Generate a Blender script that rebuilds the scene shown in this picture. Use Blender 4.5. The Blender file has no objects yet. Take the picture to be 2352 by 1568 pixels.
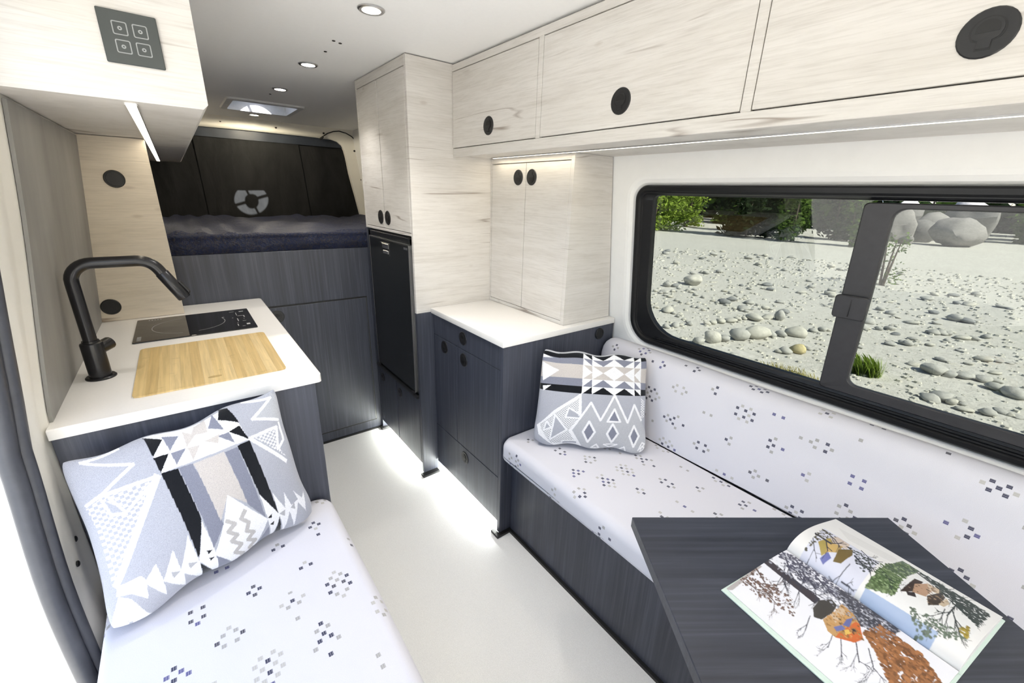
import bpy, bmesh, math, random
import numpy as np
from mathutils import Vector, Matrix

# ------------------------------------------------------------------ camera, sky, sun, exposure
scene = bpy.context.scene
COL = scene.collection
CAM_Z = 1.45
cam_data = bpy.data.cameras.new('camera')
cam_data.sensor_width = 36.0
cam_data.lens = 965.33 * 36.0 / 2352.0
cam_data.clip_start = 0.02
cam_data.clip_end = 600
cam = bpy.data.objects.new('camera', cam_data)
COL.objects.link(cam)
_y, _p, _r = math.radians(37.935), math.radians(19.127), math.radians(-1.8316)
_f = Vector((math.sin(_y) * math.cos(_p), math.cos(_y) * math.cos(_p), -math.sin(_p)))
_rt = Vector((math.cos(_y), -math.sin(_y), 0))
_dn = _f.cross(_rt)
_r2 = _rt * math.cos(_r) + _dn * math.sin(_r)
_d2 = -_rt * math.sin(_r) + _dn * math.cos(_r)
cam.matrix_world = Matrix(((_r2.x, -_d2.x, -_f.x, 0), (_r2.y, -_d2.y, -_f.y, 0), (_r2.z, -_d2.z, -_f.z, CAM_Z), (0, 0, 0, 1)))
scene.camera = cam

world = bpy.data.worlds.new('sky')
scene.world = world
world.use_nodes = True
wnt = world.node_tree
wnt.nodes.clear()
_out = wnt.nodes.new('ShaderNodeOutputWorld')
_bg = wnt.nodes.new('ShaderNodeBackground')
_sky = wnt.nodes.new('ShaderNodeTexSky')
_sky.sky_type = 'NISHITA'
_sky.sun_disc = False
_sky.sun_elevation = math.radians(45)
_sky.sun_rotation = math.radians(170)
_sky.altitude = 300
_sky.air_density = 1.0
_sky.dust_density = 2.2
_bg.inputs['Strength'].default_value = 0.25
wnt.links.new(_sky.outputs[0], _bg.inputs[0])
wnt.links.new(_bg.outputs[0], _out.inputs[0])

SUN_TO = Vector((0.055, -0.77, 0.715)).normalized()      # direction towards the sun
sun_data = bpy.data.lights.new('sun', 'SUN')
sun_data.energy = 14.0
sun_data.angle = math.radians(0.6)
sun_data.color = (1.0, 0.965, 0.92)
sun = bpy.data.objects.new('sun', sun_data)
sun.rotation_euler = SUN_TO.to_track_quat('Z', 'Y').to_euler()
sun.location = (0, -6, 9)
COL.objects.link(sun)

vs = scene.view_settings
vs.view_transform = 'Standard'
vs.look = 'None'
vs.gamma = 1.0
vs.use_curve_mapping = False
vs.exposure = 1.17
scene.cycles.max_bounces = 10
scene.cycles.diffuse_bounces = 6
scene.cycles.glossy_bounces = 4
scene.cycles.transparent_max_bounces = 12
scene.cycles.use_denoising = True
scene.cycles.caustics_reflective = False
scene.cycles.caustics_refractive = False

random.seed(7)
RNG = np.random.default_rng(11)

# ------------------------------------------------------------------ mesh helpers
class MB:
    """Collects vertices and faces (world coordinates) for ONE mesh object."""
    def __init__(self):
        self.v = []; self.f = []; self.m = []; self.uv = {}
    def add(self, vs_, fs_, mi=0, uvs=None):
        o = len(self.v)
        self.v.extend([tuple(p) for p in vs_])
        for k, fc in enumerate(fs_):
            if uvs is not None: self.uv[len(self.f)] = [uvs[i] for i in fc]
            self.f.append(tuple(i + o for i in fc)); self.m.append(mi)
        return self
    def box(self, x0, x1, y0, y1, z0, z1, bev=0.0012, mi=0, seg=1):
        bm = bmesh.new()
        bmesh.ops.create_cube(bm, size=1.0)
        for v in bm.verts:
            v.co = Vector(((x0 + x1) / 2 + v.co.x * (x1 - x0), (y0 + y1) / 2 + v.co.y * (y1 - y0), (z0 + z1) / 2 + v.co.z * (z1 - z0)))
        if bev > 0:
            b = min(bev, 0.45 * min(x1 - x0, y1 - y0, z1 - z0))
            bmesh.ops.bevel(bm, geom=list(bm.edges), offset=b, segments=seg, affect='EDGES', profile=0.5)
        bm.verts.index_update()
        self.add([v.co[:] for v in bm.verts], [[v.index for v in f.verts] for f in bm.faces], mi)
        bm.free(); return self
    def prism(self, poly, axis, a0, a1, mi=0):
        """poly: 2-D points; axis 'x': (y,z), 'y': (x,z), 'z': (x,y)."""
        n = len(poly)
        def P(q, a):
            return (a, q[0], q[1]) if axis == 'x' else ((q[0], a, q[1]) if axis == 'y' else (q[0], q[1], a))
        vs_ = [P(q, a0) for q in poly] + [P(q, a1) for q in poly]
        fs_ = [list(range(n))[::-1], list(range(n, 2 * n))] + [[i, (i + 1) % n, n + (i + 1) % n, n + i] for i in range(n)]
        return self.add(vs_, fs_, mi)
    def tube(self, pts, rad, n=12, mi=0, cap=True):
        pts = [Vector(p) for p in pts]
        rads = rad if isinstance(rad, (list, tuple)) else [rad] * len(pts)
        t0 = (pts[1] - pts[0]).normalized()
        u = t0.orthogonal().normalized()
        vs_ = []
        for i, p in enumerate(pts):
            t = (pts[min(i + 1, len(pts) - 1)] - pts[max(i - 1, 0)]).normalized()
            u = (u - t * u.dot(t)).normalized(); w = t.cross(u)
            vs_ += [p + (u * math.cos(2 * math.pi * k / n) + w * math.sin(2 * math.pi * k / n)) * rads[i] for k in range(n)]
        fs_ = [[i * n + k, i * n + (k + 1) % n, (i + 1) * n + (k + 1) % n, (i + 1) * n + k] for i in range(len(pts) - 1) for k in range(n)]
        if cap:
            fs_ += [list(range(n))[::-1], list(range((len(pts) - 1) * n, len(pts) * n))]
        return self.add(vs_, fs_, mi)
    def lathe(self, prof, c, axis=(0, 0, 1), n=24, mi=0):
        """prof: (radius, height) pairs along axis from c."""
        c = Vector(c); a = Vector(axis).normalized(); u = a.orthogonal().normalized(); w = a.cross(u)
        vs_ = []
        for r, h in prof:
            vs_ += [c + a * h + (u * math.cos(2 * math.pi * k / n) + w * math.sin(2 * math.pi * k / n)) * r for k in range(n)]
        fs_ = [[i * n + k, i * n + (k + 1) % n, (i + 1) * n + (k + 1) % n, (i + 1) * n + k] for i in range(len(prof) - 1) for k in range(n)]
        fs_ += [list(range(n))[::-1], list(range((len(prof) - 1) * n, len(prof) * n))]
        return self.add(vs_, fs_, mi)
    def loft(self, loops, mi=0, closed=True, uvs=None):
        n = len(loops[0]); vs_ = [p for L in loops for p in L]
        m = n if closed else n - 1
        fs_ = [[i * n + k, i * n + (k + 1) % n, (i + 1) * n + (k + 1) % n, (i + 1) * n + k] for i in range(len(loops) - 1) for k in range(m)]
        return self.add(vs_, fs_, mi, uvs)
    def build(self, name, mats, parent=None, base=None, smooth=None, local=False, flip=False):
        me = bpy.data.meshes.new(name)
        if local: o0 = Vector((0, 0, 0)); loc = (0, 0, 0)
        elif parent is not None:
            o0 = parent['_w'].to_list() if '_w' in parent.keys() else list(parent.location)
            o0 = Vector(o0); loc = (0, 0, 0)
        else:
            if base is None:
                A = np.array(self.v); lo = A.min(0); hi = A.max(0)
                base = ((lo[0] + hi[0]) / 2, (lo[1] + hi[1]) / 2, lo[2])
            o0 = Vector(base); loc = tuple(base)
        V = [(p[0] - o0[0], p[1] - o0[1], p[2] - o0[2]) for p in self.v]
        F = [tuple(reversed(f)) for f in self.f] if flip else self.f
        me.from_pydata(V, [], F)
        if not isinstance(mats, (list, tuple)): mats = [mats]
        for m in mats: me.materials.append(m)
        if len(mats) > 1: me.polygons.foreach_set('material_index', self.m)
        if self.uv:
            ul = me.uv_layers.new(name='UVMap')
            for p in me.polygons:
                if p.index in self.uv:
                    uvl = self.uv[p.index]
                    if flip: uvl = uvl[::-1]
                    for li, q in zip(p.loop_indices, uvl): ul.data[li].uv = q
        bm = bmesh.new(); bm.from_mesh(me)
        if not flip: bmesh.ops.recalc_face_normals(bm, faces=bm.faces)
        bm.to_mesh(me); bm.free()
        if smooth is not None:
            me.polygons.foreach_set('use_smooth', [True] * len(me.polygons))
            me.set_sharp_from_angle(angle=math.radians(smooth))
        me.update()
        o = bpy.data.objects.new(name, me)
        o.location = loc
        COL.objects.link(o)
        if parent is not None:
            o.parent = parent
            o['_w'] = list(o0)
        return o

def tag(o, label, cat, group=None):
    o['label'] = label; o['category'] = cat
    if group: o['group'] = group
    return o
def struct(o, label=None):
    o['kind'] = 'structure'
    if label: o['label'] = label
    return o
def thing(name, loc, label, cat, group=None, rotz=0.0):
    o = bpy.data.objects.new(name, None); COL.objects.link(o)
    o.location = loc; o.rotation_euler = (0, 0, rotz); o.empty_display_size = 0.05
    return tag(o, label, cat, group)
def rrect(y0, y1, z0, z1, r, n=8):
    """rounded rectangle, counter-clockwise; r: one radius or four (bl, br, tr, tl)."""
    rs = r if isinstance(r, (list, tuple)) else [r] * 4
    out = []
    for (cy, cz, a0, rr) in ((y0 + rs[0], z0 + rs[0], 180, rs[0]), (y1 - rs[1], z0 + rs[1], 270, rs[1]), (y1 - rs[2], z1 - rs[2], 0, rs[2]), (y0 + rs[3], z1 - rs[3], 90, rs[3])):
        for k in range(n + 1):
            a = math.radians(a0 + 90 * k / n)
            out.append((cy + rr * math.cos(a), cz + rr * math.sin(a)))
    return out

# ------------------------------------------------------------------ material helpers
class NT:
    def __init__(self, name):
        self.mat = bpy.data.materials.new(name); self.mat.use_nodes = True
        self.nt = self.mat.node_tree; self.nt.nodes.clear()
        self.out = self.n('ShaderNodeOutputMaterial')
    def n(self, t, **kw):
        nd = self.nt.nodes.new(t)
        for k, v in kw.items(): setattr(nd, k, v)
        return nd
    def put(self, sock, v):
        if isinstance(v, bpy.types.NodeSocket): self.nt.links.new(v, sock)
        elif isinstance(v, (tuple, list)) and sock.type == 'RGBA' and len(v) == 3: sock.default_value = (*v, 1)
        else: sock.default_value = v
    def math(self, op, *a):
        nd = self.n('ShaderNodeMath', operation=op)
        for i, v in enumerate(a): self.put(nd.inputs[i], v)
        return nd.outputs[0]
    def coord(self, kind='Object'):
        return self.n('ShaderNodeTexCoord').outputs[kind]
    def mapping(self, vec, scale, loc=(0, 0, 0), rot=(0, 0, 0)):
        nd = self.n('ShaderNodeMapping'); self.put(nd.inputs['Vector'], vec)
        nd.inputs['Scale'].default_value = scale; nd.inputs['Location'].default_value = loc; nd.inputs['Rotation'].default_value = rot
        return nd.outputs[0]
    def noise(self, vec, scale, detail=4, rough=0.5, dist=0.0):
        nd = self.n('ShaderNodeTexNoise'); self.put(nd.inputs['Vector'], vec)
        nd.inputs['Scale'].default_value = scale; nd.inputs['Detail'].default_value = detail
        nd.inputs['Roughness'].default_value = rough; nd.inputs['Distortion'].default_value = dist
        return nd.outputs['Fac']
    def ramp(self, fac, stops):
        nd = self.n('ShaderNodeValToRGB'); self.put(nd.inputs[0], fac)
        el = nd.color_ramp.elements
        while len(el) < len(stops): el.new(0.5)
        for e, (p, c) in zip(el, stops):
            e.position = p; e.color = (*c, 1) if len(c) == 3 else c
        return nd.outputs[0]
    def mix(self, fac, a, b, blend='MIX'):
        nd = self.n('ShaderNodeMix', data_type='RGBA', blend_type=blend)
        self.put(nd.inputs[0], fac); self.put(nd.inputs[6], a); self.put(nd.inputs[7], b)
        return nd.outputs[2]
    def bump(self, h, strength=0.2, dist=0.01):
        nd = self.n('ShaderNodeBump'); self.put(nd.inputs['Height'], h)
        nd.inputs['Strength'].default_value = strength; nd.inputs['Distance'].default_value = dist
        return nd.outputs[0]
    def principled(self, color, rough=0.5, metal=0.0, spec=0.5, bump=None, coat=0.0, sheen=0.0):
        b = self.n('ShaderNodeBsdfPrincipled')
        self.put(b.inputs['Base Color'], color); self.put(b.inputs['Roughness'], rough)
        b.inputs['Metallic'].default_value = metal; b.inputs['Specular IOR Level'].default_value = spec
        b.inputs['Coat Weight'].default_value = coat; b.inputs['Sheen Weight'].default_value = sheen
        if bump is not None: self.put(b.inputs['Normal'], bump)
        self.nt.links.new(b.outputs[0], self.out.inputs[0])
        return self.mat

def plain(name, color, rough=0.5, metal=0.0, spec=0.5, nscale=30, var=0.06, bump=0.0, coat=0.0):
    t = NT(name); c = t.coord()
    nz = t.noise(c, nscale, 5, 0.6)
    lo = tuple(max(0, x * (1 - var)) for x in color); hi = tuple(min(1, x * (1 + var)) for x in color)
    col = t.ramp(nz, [(0.3, lo), (0.7, hi)])
    b = t.bump(nz, bump, 0.004) if bump > 0 else None
    return t.principled(col, rough, metal, spec, b, coat)

def oak(name, tint=(1, 1, 1)):
    t = NT(name); c = t.coord()
    T = lambda q: tuple(min(1, a * b) for a, b in zip(q, tint))
    n1 = t.noise(t.mapping(c, (1.3, 1.3, 9)), 1.6, 6, 0.62, 0.6)
    col = t.ramp(n1, [(0.25, T((0.59, 0.55, 0.485))), (0.48, T((0.70, 0.665, 0.605))), (0.72, T((0.77, 0.74, 0.685)))])
    n2 = t.noise(t.mapping(c, (6, 6, 150)), 1.5, 4, 0.68, 0.3)
    col = t.mix(0.52, col, t.ramp(n2, [(0.33, T((0.50, 0.45, 0.38))), (0.55, T((0.80, 0.76, 0.70)))]), 'MULTIPLY')
    col = t.mix(0.22, col, T((0.86, 0.84, 0.79)))
    # sparse dark checks running along the grain
    n3 = t.noise(t.mapping(c, (0.55, 0.55, 9.0), (3.1, 0.7, 1.9)), 1.0, 3, 0.42, 0.15)
    line = t.math('SUBTRACT', 1.0, t.math('MULTIPLY', t.math('ABSOLUTE', t.math('SUBTRACT', n3, 0.47)), 105))
    line = t.math('MAXIMUM', line, 0.0)
    msk = t.noise(t.mapping(c, (2.2, 2.2, 4.5), (7.7, 2, 4)), 1.4, 2, 0.5)
    msk = t.ramp(msk, [(0.52, (0, 0, 0)), (0.62, (1, 1, 1))])
    col = t.mix(t.math('MULTIPLY', t.math('MULTIPLY', line, msk), 0.85), col, T((0.24, 0.19, 0.15)))
    # knots
    vo = t.n('ShaderNodeTexVoronoi'); t.put(vo.inputs['Vector'], t.mapping(c, (2.2, 2.2, 5.5), (0.4, 0.2, 0.9))); vo.inputs['Scale'].default_value = 1.7
    kn = t.ramp(vo.outputs['Distance'], [(0.03, (1, 1, 1)), (0.085, (0, 0, 0))])
    col = t.mix(t.math('MULTIPLY', kn, 0.35), col, T((0.36, 0.29, 0.23)))
    return t.principled(col, 0.55, 0, 0.35, t.bump(n2, 0.16, 0.002))

def darkwood(name, scale=(70, 70, 1.6), k=1.0):
    t = NT(name); c = t.coord()
    n1 = t.noise(t.mapping(c, scale), 1.5, 5, 0.6, 0.25)
    n0 = t.noise(t.mapping(c, tuple(s * 0.18 for s in scale)), 1.5, 2, 0.5)
    col = t.ramp(n1, [(0.30, (0.022, 0.025, 0.036)), (0.52, (0.046, 0.051, 0.070)), (0.72, (0.102, 0.111, 0.148))])
    col = t.mix(0.5, col, t.ramp(n0, [(0.3, (0.036, 0.039, 0.053)), (0.7, (0.070, 0.077, 0.103))]))
    if k != 1.0: col = t.mix(1.0, col, (k, k, k), 'MULTIPLY')
    return t.principled(col, 0.42, 0, 0.45, t.bump(n1, 0.12, 0.0015))

def pixel_fabric(name):
    t = NT(name); uv = t.coord('UV')
    sp = t.n('ShaderNodeSeparateXYZ'); t.put(sp.inputs[0], uv)
    CELL = 0.116
    px = t.math('DIVIDE', sp.outputs[0], CELL); py = t.math('DIVIDE', sp.outputs[1], CELL)
    row = t.math('FLOOR', py)
    def wn(x, y, z, w):
        cb = t.n('ShaderNodeCombineXYZ'); t.put(cb.inputs[0], x); t.put(cb.inputs[1], y); t.put(cb.inputs[2], z)
        nd = t.n('ShaderNodeTexWhiteNoise', noise_dimensions='4D'); t.put(nd.inputs['Vector'], cb.outputs[0]); t.put(nd.inputs['W'], w)
        return nd.outputs['Value']
    px = t.math('ADD', px, t.math('MULTIPLY', t.math('FLOORED_MODULO', row, 2.0), 0.5))
    cx = t.math('FLOOR', px)
    j1 = t.math('MULTIPLY', t.math('SUBTRACT', wn(cx, row, 3.0, 1.0), 0.5), 0.26)
    j2 = t.math('MULTIPLY', t.math('SUBTRACT', wn(cx, row, 3.0, 2.0), 0.5), 0.26)
    lx = t.math('SUBTRACT', t.math('SUBTRACT', px, cx), t.math('ADD', 0.5, j1))
    ly = t.math('SUBTRACT', t.math('SUBTRACT', py, row), t.math('ADD', 0.5, j2))
    NP = 9.6
    qx = t.math('MULTIPLY', lx, NP); qy = t.math('MULTIPLY', ly, NP * 0.86)
    kx = t.math('FLOOR', t.math('ADD', qx, 0.5)); ky = t.math('FLOOR', t.math('ADD', qy, 0.5))
    fx = t.math('ABSOLUTE', t.math('SUBTRACT', qx, kx)); fy = t.math('SUBTRACT', qy, ky)
    inr = t.math('MULTIPLY', t.math('LESS_THAN', fx, 0.41), t.math('LESS_THAN', t.math('ABSOLUTE', fy), 0.36))
    ax = t.math('ABSOLUTE', kx); ay = t.math('ABSOLUTE', ky)
    big = t.math('GREATER_THAN', wn(cx, row, 9.0, 5.0), 0.62)
    rad = t.math('ADD', 1.5, big)
    dia = t.math('LESS_THAN', t.math('ADD', ax, t.math('MULTIPLY', ay, 0.9)), t.math('ADD', rad, 0.45))
    chk = t.math('LESS_THAN', t.math('FLOORED_MODULO', t.math('ADD', t.math('ADD', kx, ky), t.math('FLOOR', t.math('MULTIPLY', wn(cx, row, 1.0, 8.0), 2.0))), 2.0), 0.5)
    sym = t.math('GREATER_THAN', wn(cx, row, ax, t.math('ADD', ky, 20.0)), 0.36)
    on = t.math('MULTIPLY', t.math('MULTIPLY', inr, dia), t.math('MULTIPLY', chk, sym))
    on = t.math('MULTIPLY', on, t.math('GREATER_THAN', wn(cx, row, 5.0, 31.0), 0.10))
    tone = wn(cx, row, ax, t.math('ADD', ay, 40.0))
    ink = t.ramp(tone, [(0.0, (0.035, 0.038, 0.075)), (0.40, (0.06, 0.06, 0.08)), (0.48, (0.36, 0.35, 0.34)), (0.72, (0.46, 0.45, 0.43)), (0.88, (0.10, 0.10, 0.24))])
    ink.node.color_ramp.interpolation = 'CONSTANT'
    thr = t.math('GREATER_THAN', t.math('FRACT', t.math('MULTIPLY', qx, 3.0)), 0.22)      # woven hatch inside each block
    on = t.math('MULTIPLY', on, t.math('ADD', 0.55, t.math('MULTIPLY', thr, 0.42)))
    wv = t.noise(t.mapping(uv, (900, 900, 900)), 1.0, 2, 0.6)
    base = t.ramp(wv, [(0.3, (0.61, 0.605, 0.655)), (0.7, (0.71, 0.705, 0.755))])
    col = t.mix(on, base, ink)
    lump = t.noise(t.mapping(uv, (9, 9, 9)), 1.0, 3, 0.5)
    return t.principled(col, 0.85, 0, 0.15, t.bump(t.math('ADD', t.math('MULTIPLY', wv, 0.25), t.math('MULTIPLY', lump, 1.0)), 0.18, 0.006), sheen=0.15)

def attr_fabric(name, rough=0.9, fuzz=True):
    t = NT(name)
    a = t.n('ShaderNodeAttribute', attribute_name='print')
    c = t.coord()
    if fuzz:
        n = t.noise(c, 620, 2, 0.7)
        col = t.mix(0.55, a.outputs['Color'], t.ramp(n, [(0.32, (0.55, 0.55, 0.58)), (0.62, (1, 1, 1))]), 'MULTIPLY')
        return t.principled(col, rough, 0, 0.1, t.bump(n, 0.35, 0.003), sheen=0.3)
    n = t.noise(c, 60, 3, 0.5)
    col = t.mix(0.06, a.outputs['Color'], t.ramp(n, [(0.3, (0.8, 0.8, 0.8)), (0.7, (1, 1, 1))]), 'MULTIPLY')
    return t.principled(col, rough, 0, 0.4)

def emitter(name, color, strength):
    t = NT(name); e = t.n('ShaderNodeEmission')
    e.inputs[0].default_value = (*color, 1); e.inputs[1].default_value = strength
    t.nt.links.new(e.outputs[0], t.out.inputs[0]); return t.mat

def tinted_glass(name, tint, refl=1.0, ior=1.45):
    t = NT(name)
    tr = t.n('ShaderNodeBsdfTransparent'); tr.inputs[0].default_value = (*tint, 1)
    gl = t.n('ShaderNodeBsdfGlossy'); gl.inputs['Roughness'].default_value = 0.0; gl.inputs['Color'].default_value = (refl, refl, refl, 1)
    lw = t.n('ShaderNodeLayerWeight'); lw.inputs['Blend'].default_value = 0.5
    f0 = ((ior - 1) / (ior + 1)) ** 2                 # Schlick, the same from both sides of the pane
    fr = t.math('ADD', f0, t.math('MULTIPLY', 1 - f0, t.math('POWER', lw.outputs['Facing'], 5.0)))
    mx = t.n('ShaderNodeMixShader'); t.put(mx.inputs[0], fr)
    t.nt.links.new(tr.outputs[0], mx.inputs[1]); t.nt.links.new(gl.outputs[0], mx.inputs[2])
    t.nt.links.new(mx.outputs[0], t.out.inputs[0]); return t.mat

M = {}
M['oak'] = oak('pale_oak', (0.965, 0.98, 1.02))
M['dark'] = darkwood('charcoal_wood')
M['hinge'] = plain('hinge_metal', (0.16, 0.16, 0.16), 0.4, 0.8)
M['dark_table'] = darkwood('charcoal_wood_long', (1.4, 60, 60), 0.72)
M['worktop'] = plain('white_worktop', (0.82, 0.80, 0.77), 0.32, nscale=200, var=0.015)
M['ceiling'] = plain('white_ceiling', (0.92, 0.92, 0.92), 0.6, nscale=60, var=0.01)
M['wall'] = plain('white_wall', (0.80, 0.80, 0.79), 0.5, nscale=20, var=0.015)
M['cream'] = plain('cream_body_paint', (0.80, 0.775, 0.71), 0.4, nscale=8, var=0.03)
M['black'] = plain('black_plastic', (0.012, 0.012, 0.013), 0.35, nscale=90, var=0.2)
M['black2'] = plain('black_plastic_deep', (0.004, 0.004, 0.004), 0.5, nscale=90, var=0.2)
M['frame'] = plain('window_frame_black', (0.006, 0.0065, 0.008), 0.42, spec=0.3, nscale=50, var=0.15)
M['sash'] = plain('sash_grey_plastic', (0.030, 0.030, 0.034), 0.5, nscale=50, var=0.1)
M['matteblack'] = plain('matte_black_metal', (0.012, 0.012, 0.014), 0.27, 0.2, nscale=120, var=0.2)
M['rubber'] = plain('dark_rubber', (0.055, 0.058, 0.07), 0.45, nscale=40, var=0.1)
M['metal'] = plain('brushed_metal', (0.55, 0.55, 0.56), 0.3, 1.0, nscale=80, var=0.05)
M['fridge'] = plain('fridge_black', (0.010, 0.011, 0.012), 0.30, nscale=10, var=0.1)
M['shadowgap'] = plain('dark_gap', (0.03, 0.026, 0.022), 0.8, nscale=10, var=0.1)
M['fabric'] = pixel_fabric('white_pixel_fabric')
M['wool'] = attr_fabric('woven_wool')
M['page'] = attr_fabric('printed_page', 0.45, False)
M['paper'] = plain('paper_edges', (0.78, 0.78, 0.76), 0.7, nscale=300, var=0.06)
M['cover'] = plain('pale_green_cover', (0.50, 0.60, 0.55), 0.5, nscale=60, var=0.03)
M['led_warm'] = emitter('led_warm', (1.0, 0.92, 0.76), 4.0)
M['led_white'] = emitter('led_white', (0.96, 1.0, 0.97), 12.0)
M['downlight'] = emitter('downlight_glow', (1.0, 0.90, 0.72), 9.0)
M['glass'] = tinted_glass('tinted_window_glass', (0.425, 0.435, 0.415), 1.0)
M['glass_clear'] = tinted_glass('clear_glass', (0.9, 0.93, 0.95))

# ------------------------------------------------------------------ the van shell
def x_right(z): return 1.547 - 0.123 * (z - 0.93)
def x_left(z): return -0.318 + 0.114 * max(0.0, z - 0.93)
Y_FRONT, Y_REAR, Z_CEIL = -2.3, 4.45, 1.97

struct(MB().box(-0.42, 1.75, Y_FRONT, Y_REAR, -0.06, 0.0, 0).build('floor', plain('speckled_vinyl', (0.84, 0.84, 0.82), 0.45, nscale=420, var=0.09, bump=0.25)), 'pale speckled vinyl floor')

# ceiling: four slabs around the roof vent opening
VX0, VX1, VY0, VY1 = 0.40, 0.78, 3.42, 3.82
mb = MB()
mb.box(-0.4, 1.65, Y_FRONT, VY0, Z_CEIL, Z_CEIL + 0.03, 0); mb.box(-0.4, 1.65, VY1, Y_REAR, Z_CEIL, Z_CEIL + 0.03, 0)
mb.box(-0.4, VX0, VY0, VY1, Z_CEIL, Z_CEIL + 0.03, 0); mb.box(VX1, 1.65, VY0, VY1, Z_CEIL, Z_CEIL + 0.03, 0)
ceil = struct(mb.build('ceiling', M['ceiling']), 'smooth white van ceiling')
for k, (x, y) in enumerate(((0.573, 1.863), (0.60, 1.875), (0.56, 3.10), (0.585, 2.02))):
    MB().lathe([(0.006, 0), (0.006, -0.002), (0.003, -0.003)], (x, y, Z_CEIL), n=10).build('screw', M['shadowgap'], ceil)

# right wall with the window opening
WY0, WY1, WZ0, WZ1 = -0.19, 1.128, 0.846, 1.503
WR = [0.12, 0.105, 0.055, 0.12]
def wloop(off, dx, y0=WY0, y1=WY1, z0=WZ0, z1=WZ1, r=WR):
    q = rrect(y0 - off, y1 + off, z0 - off, z1 + off, [max(0.004, a + off) for a in r])
    return [(x_right(z) + dx, y, z) for y, z in q]
mb = MB()
MO = 0.045
inner = rrect(WY0 - 0.036, WY1 + 0.036, WZ0 - 0.036, WZ1 + 0.036, [a + 0.036 for a in WR])
outer = []
for ci, (cy, cz, rr) in enumerate(((WY0 + WR[0], WZ0 + WR[0], WR[0]), (WY1 - WR[1], WZ0 + WR[1], WR[1]), (WY1 - WR[2], WZ1 - WR[2], WR[2]), (WY0 + WR[3], WZ1 - WR[3], WR[3]))):
    for k in range(9):
        a = math.radians(180 + 90 * ci + 90 * k / 8); nx, nz = math.cos(a), math.sin(a); s = (rr + 0.036 + MO) / max(abs(nx), abs(nz))
        outer.append((cy + nx * s, cz + nz * s))
mb.loft([[(x_right(z), y, z) for y, z in outer], [(x_right(z), y, z) for y, z in inner]])
hy0, hy1, hz0, hz1 = WY0 - 0.036 - MO, WY1 + 0.036 + MO, WZ0 - 0.036 - MO, WZ1 + 0.036 + MO
for (a, b, c, d) in ((Y_FRONT, hy0, 0, 2.0), (hy1, Y_REAR, 0, 2.0), (hy0, hy1, 0, hz0), (hy0, hy1, hz1, 2.0)):
    mb.add([(x_right(c), a, c), (x_right(c), b, c), (x_right(d), b, d), (x_right(d), a, d)], [[0, 1, 2, 3]])
for (o1, d1, o2, d2) in ((0.036, 0, 0.024, 0.002), (0.024, 0.002, 0.011, 0.010), (0.011, 0.010, 0.002, 0.024), (0.002, 0.024, 0.0, 0.06)):
    mb.loft([wloop(o1, d1), wloop(o2, d2)])
wall_r = struct(mb.build('wall_right', M['wall'], base=(1.55, 1.0, 0), smooth=50), 'white van side wall around the sliding window')

# window: frame, fixed pane, sliding sash with latch, track
win = bpy.data.objects.new('window_1', None); COL.objects.link(win); win.location = (1.56, 0.45, WZ0)
struct(win, 'black framed sliding van window with tinted glass')
mb = MB()
GI = dict(y0=-0.135, y1=1.056, z0=0.900, z1=1.468, r=[0.06, 0.15, 0.02, 0.06])
loops = [wloop(0.001, 0.03), wloop(0.001, 0.012), wloop(-0.005, 0.006), wloop(-0.018, 0.006), wloop(-0.024, 0.014), wloop(-0.027, 0.014), wloop(-0.030, 0.020),
         wloop(0.004, 0.026, **GI), wloop(0.0, 0.030, **GI), wloop(0.0, 0.052, **GI)]
mb.loft(loops)
mb.build('frame', M['frame'], win, smooth=35)
mb = MB()
for k, (z, d) in enumerate(((0.882, 0.016), (0.874, 0.010), (0.866, 0.012))):
    mb.prism([(x_right(z) + d, z - 0.0025), (x_right(z) + d + 0.02, z - 0.0025), (x_right(z) + d + 0.02, z + 0.0025), (x_right(z) + d, z + 0.0025)], 'y', -0.10, 1.0)
mb.build('track', M['frame'], win)
mb = MB()
q = rrect(0.345, 1.060, 0.896, 1.472, [0.01, 0.15, 0.02, 0.01])
mb.loft([[(x_right(z) + 0.048, y, z) for y, z in q], [(x_right(z) + 0.052, y, z) for y, z in q]])
mb.add([(x_right(z) + 0.048, y, z) for y, z in q], [list(range(len(q)))]); mb.add([(x_right(z) + 0.052, y, z) for y, z in q], [list(range(len(q)))])
mb.build('pane', M['glass'], win)
mb = MB()
so = rrect(-0.138, 0.378, 0.893, 1.462, 0.012); si = rrect(-0.115, 0.309, 0.925, 1.447, 0.028)
L = lambda qq, d: [(x_right(z) + d, y, z) for y, z in qq]
mb.loft([L(so, 0.040), L(so, 0.024), L([(y * 1, z) for y, z in rrect(-0.135, 0.375, 0.896, 1.459, 0.012)], 0.021), L(rrect(-0.118, 0.313, 0.922, 1.450, 0.028), 0.021), L(si, 0.025), L(si, 0.040)])
sash = mb.build('sash_frame', M['sash'], win, smooth=35)
mb = MB(); q = rrect(-0.118, 0.312, 0.922, 1.450, 0.028)
mb.loft([L(q, 0.030), L(q, 0.034)]); mb.add(L(q, 0.030), [list(range(len(q)))]); mb.add(L(q, 0.034), [list(range(len(q)))])
mb.build('pane', M['glass'], win)
mb = MB()
q = rrect(0.306, 0.388, 1.133, 1.203, 0.010, 4); q2 = rrect(0.309, 0.385, 1.136, 1.200, 0.009, 4)
mb.loft([L(q, 0.021), L(q, 0.010), L(q2, 0.007)]); mb.add(L(q2, 0.007), [list(range(len(q2)))])
mb.prism([(0.346, 1.141), (0.348, 1.141), (0.348, 1.195), (0.346, 1.195)], 'x', x_right(1.168) + 0.004, x_right(1.168) + 0.008, 1)
mb.build('latch', [M['sash'], M['black2']], win, smooth=35)

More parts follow.
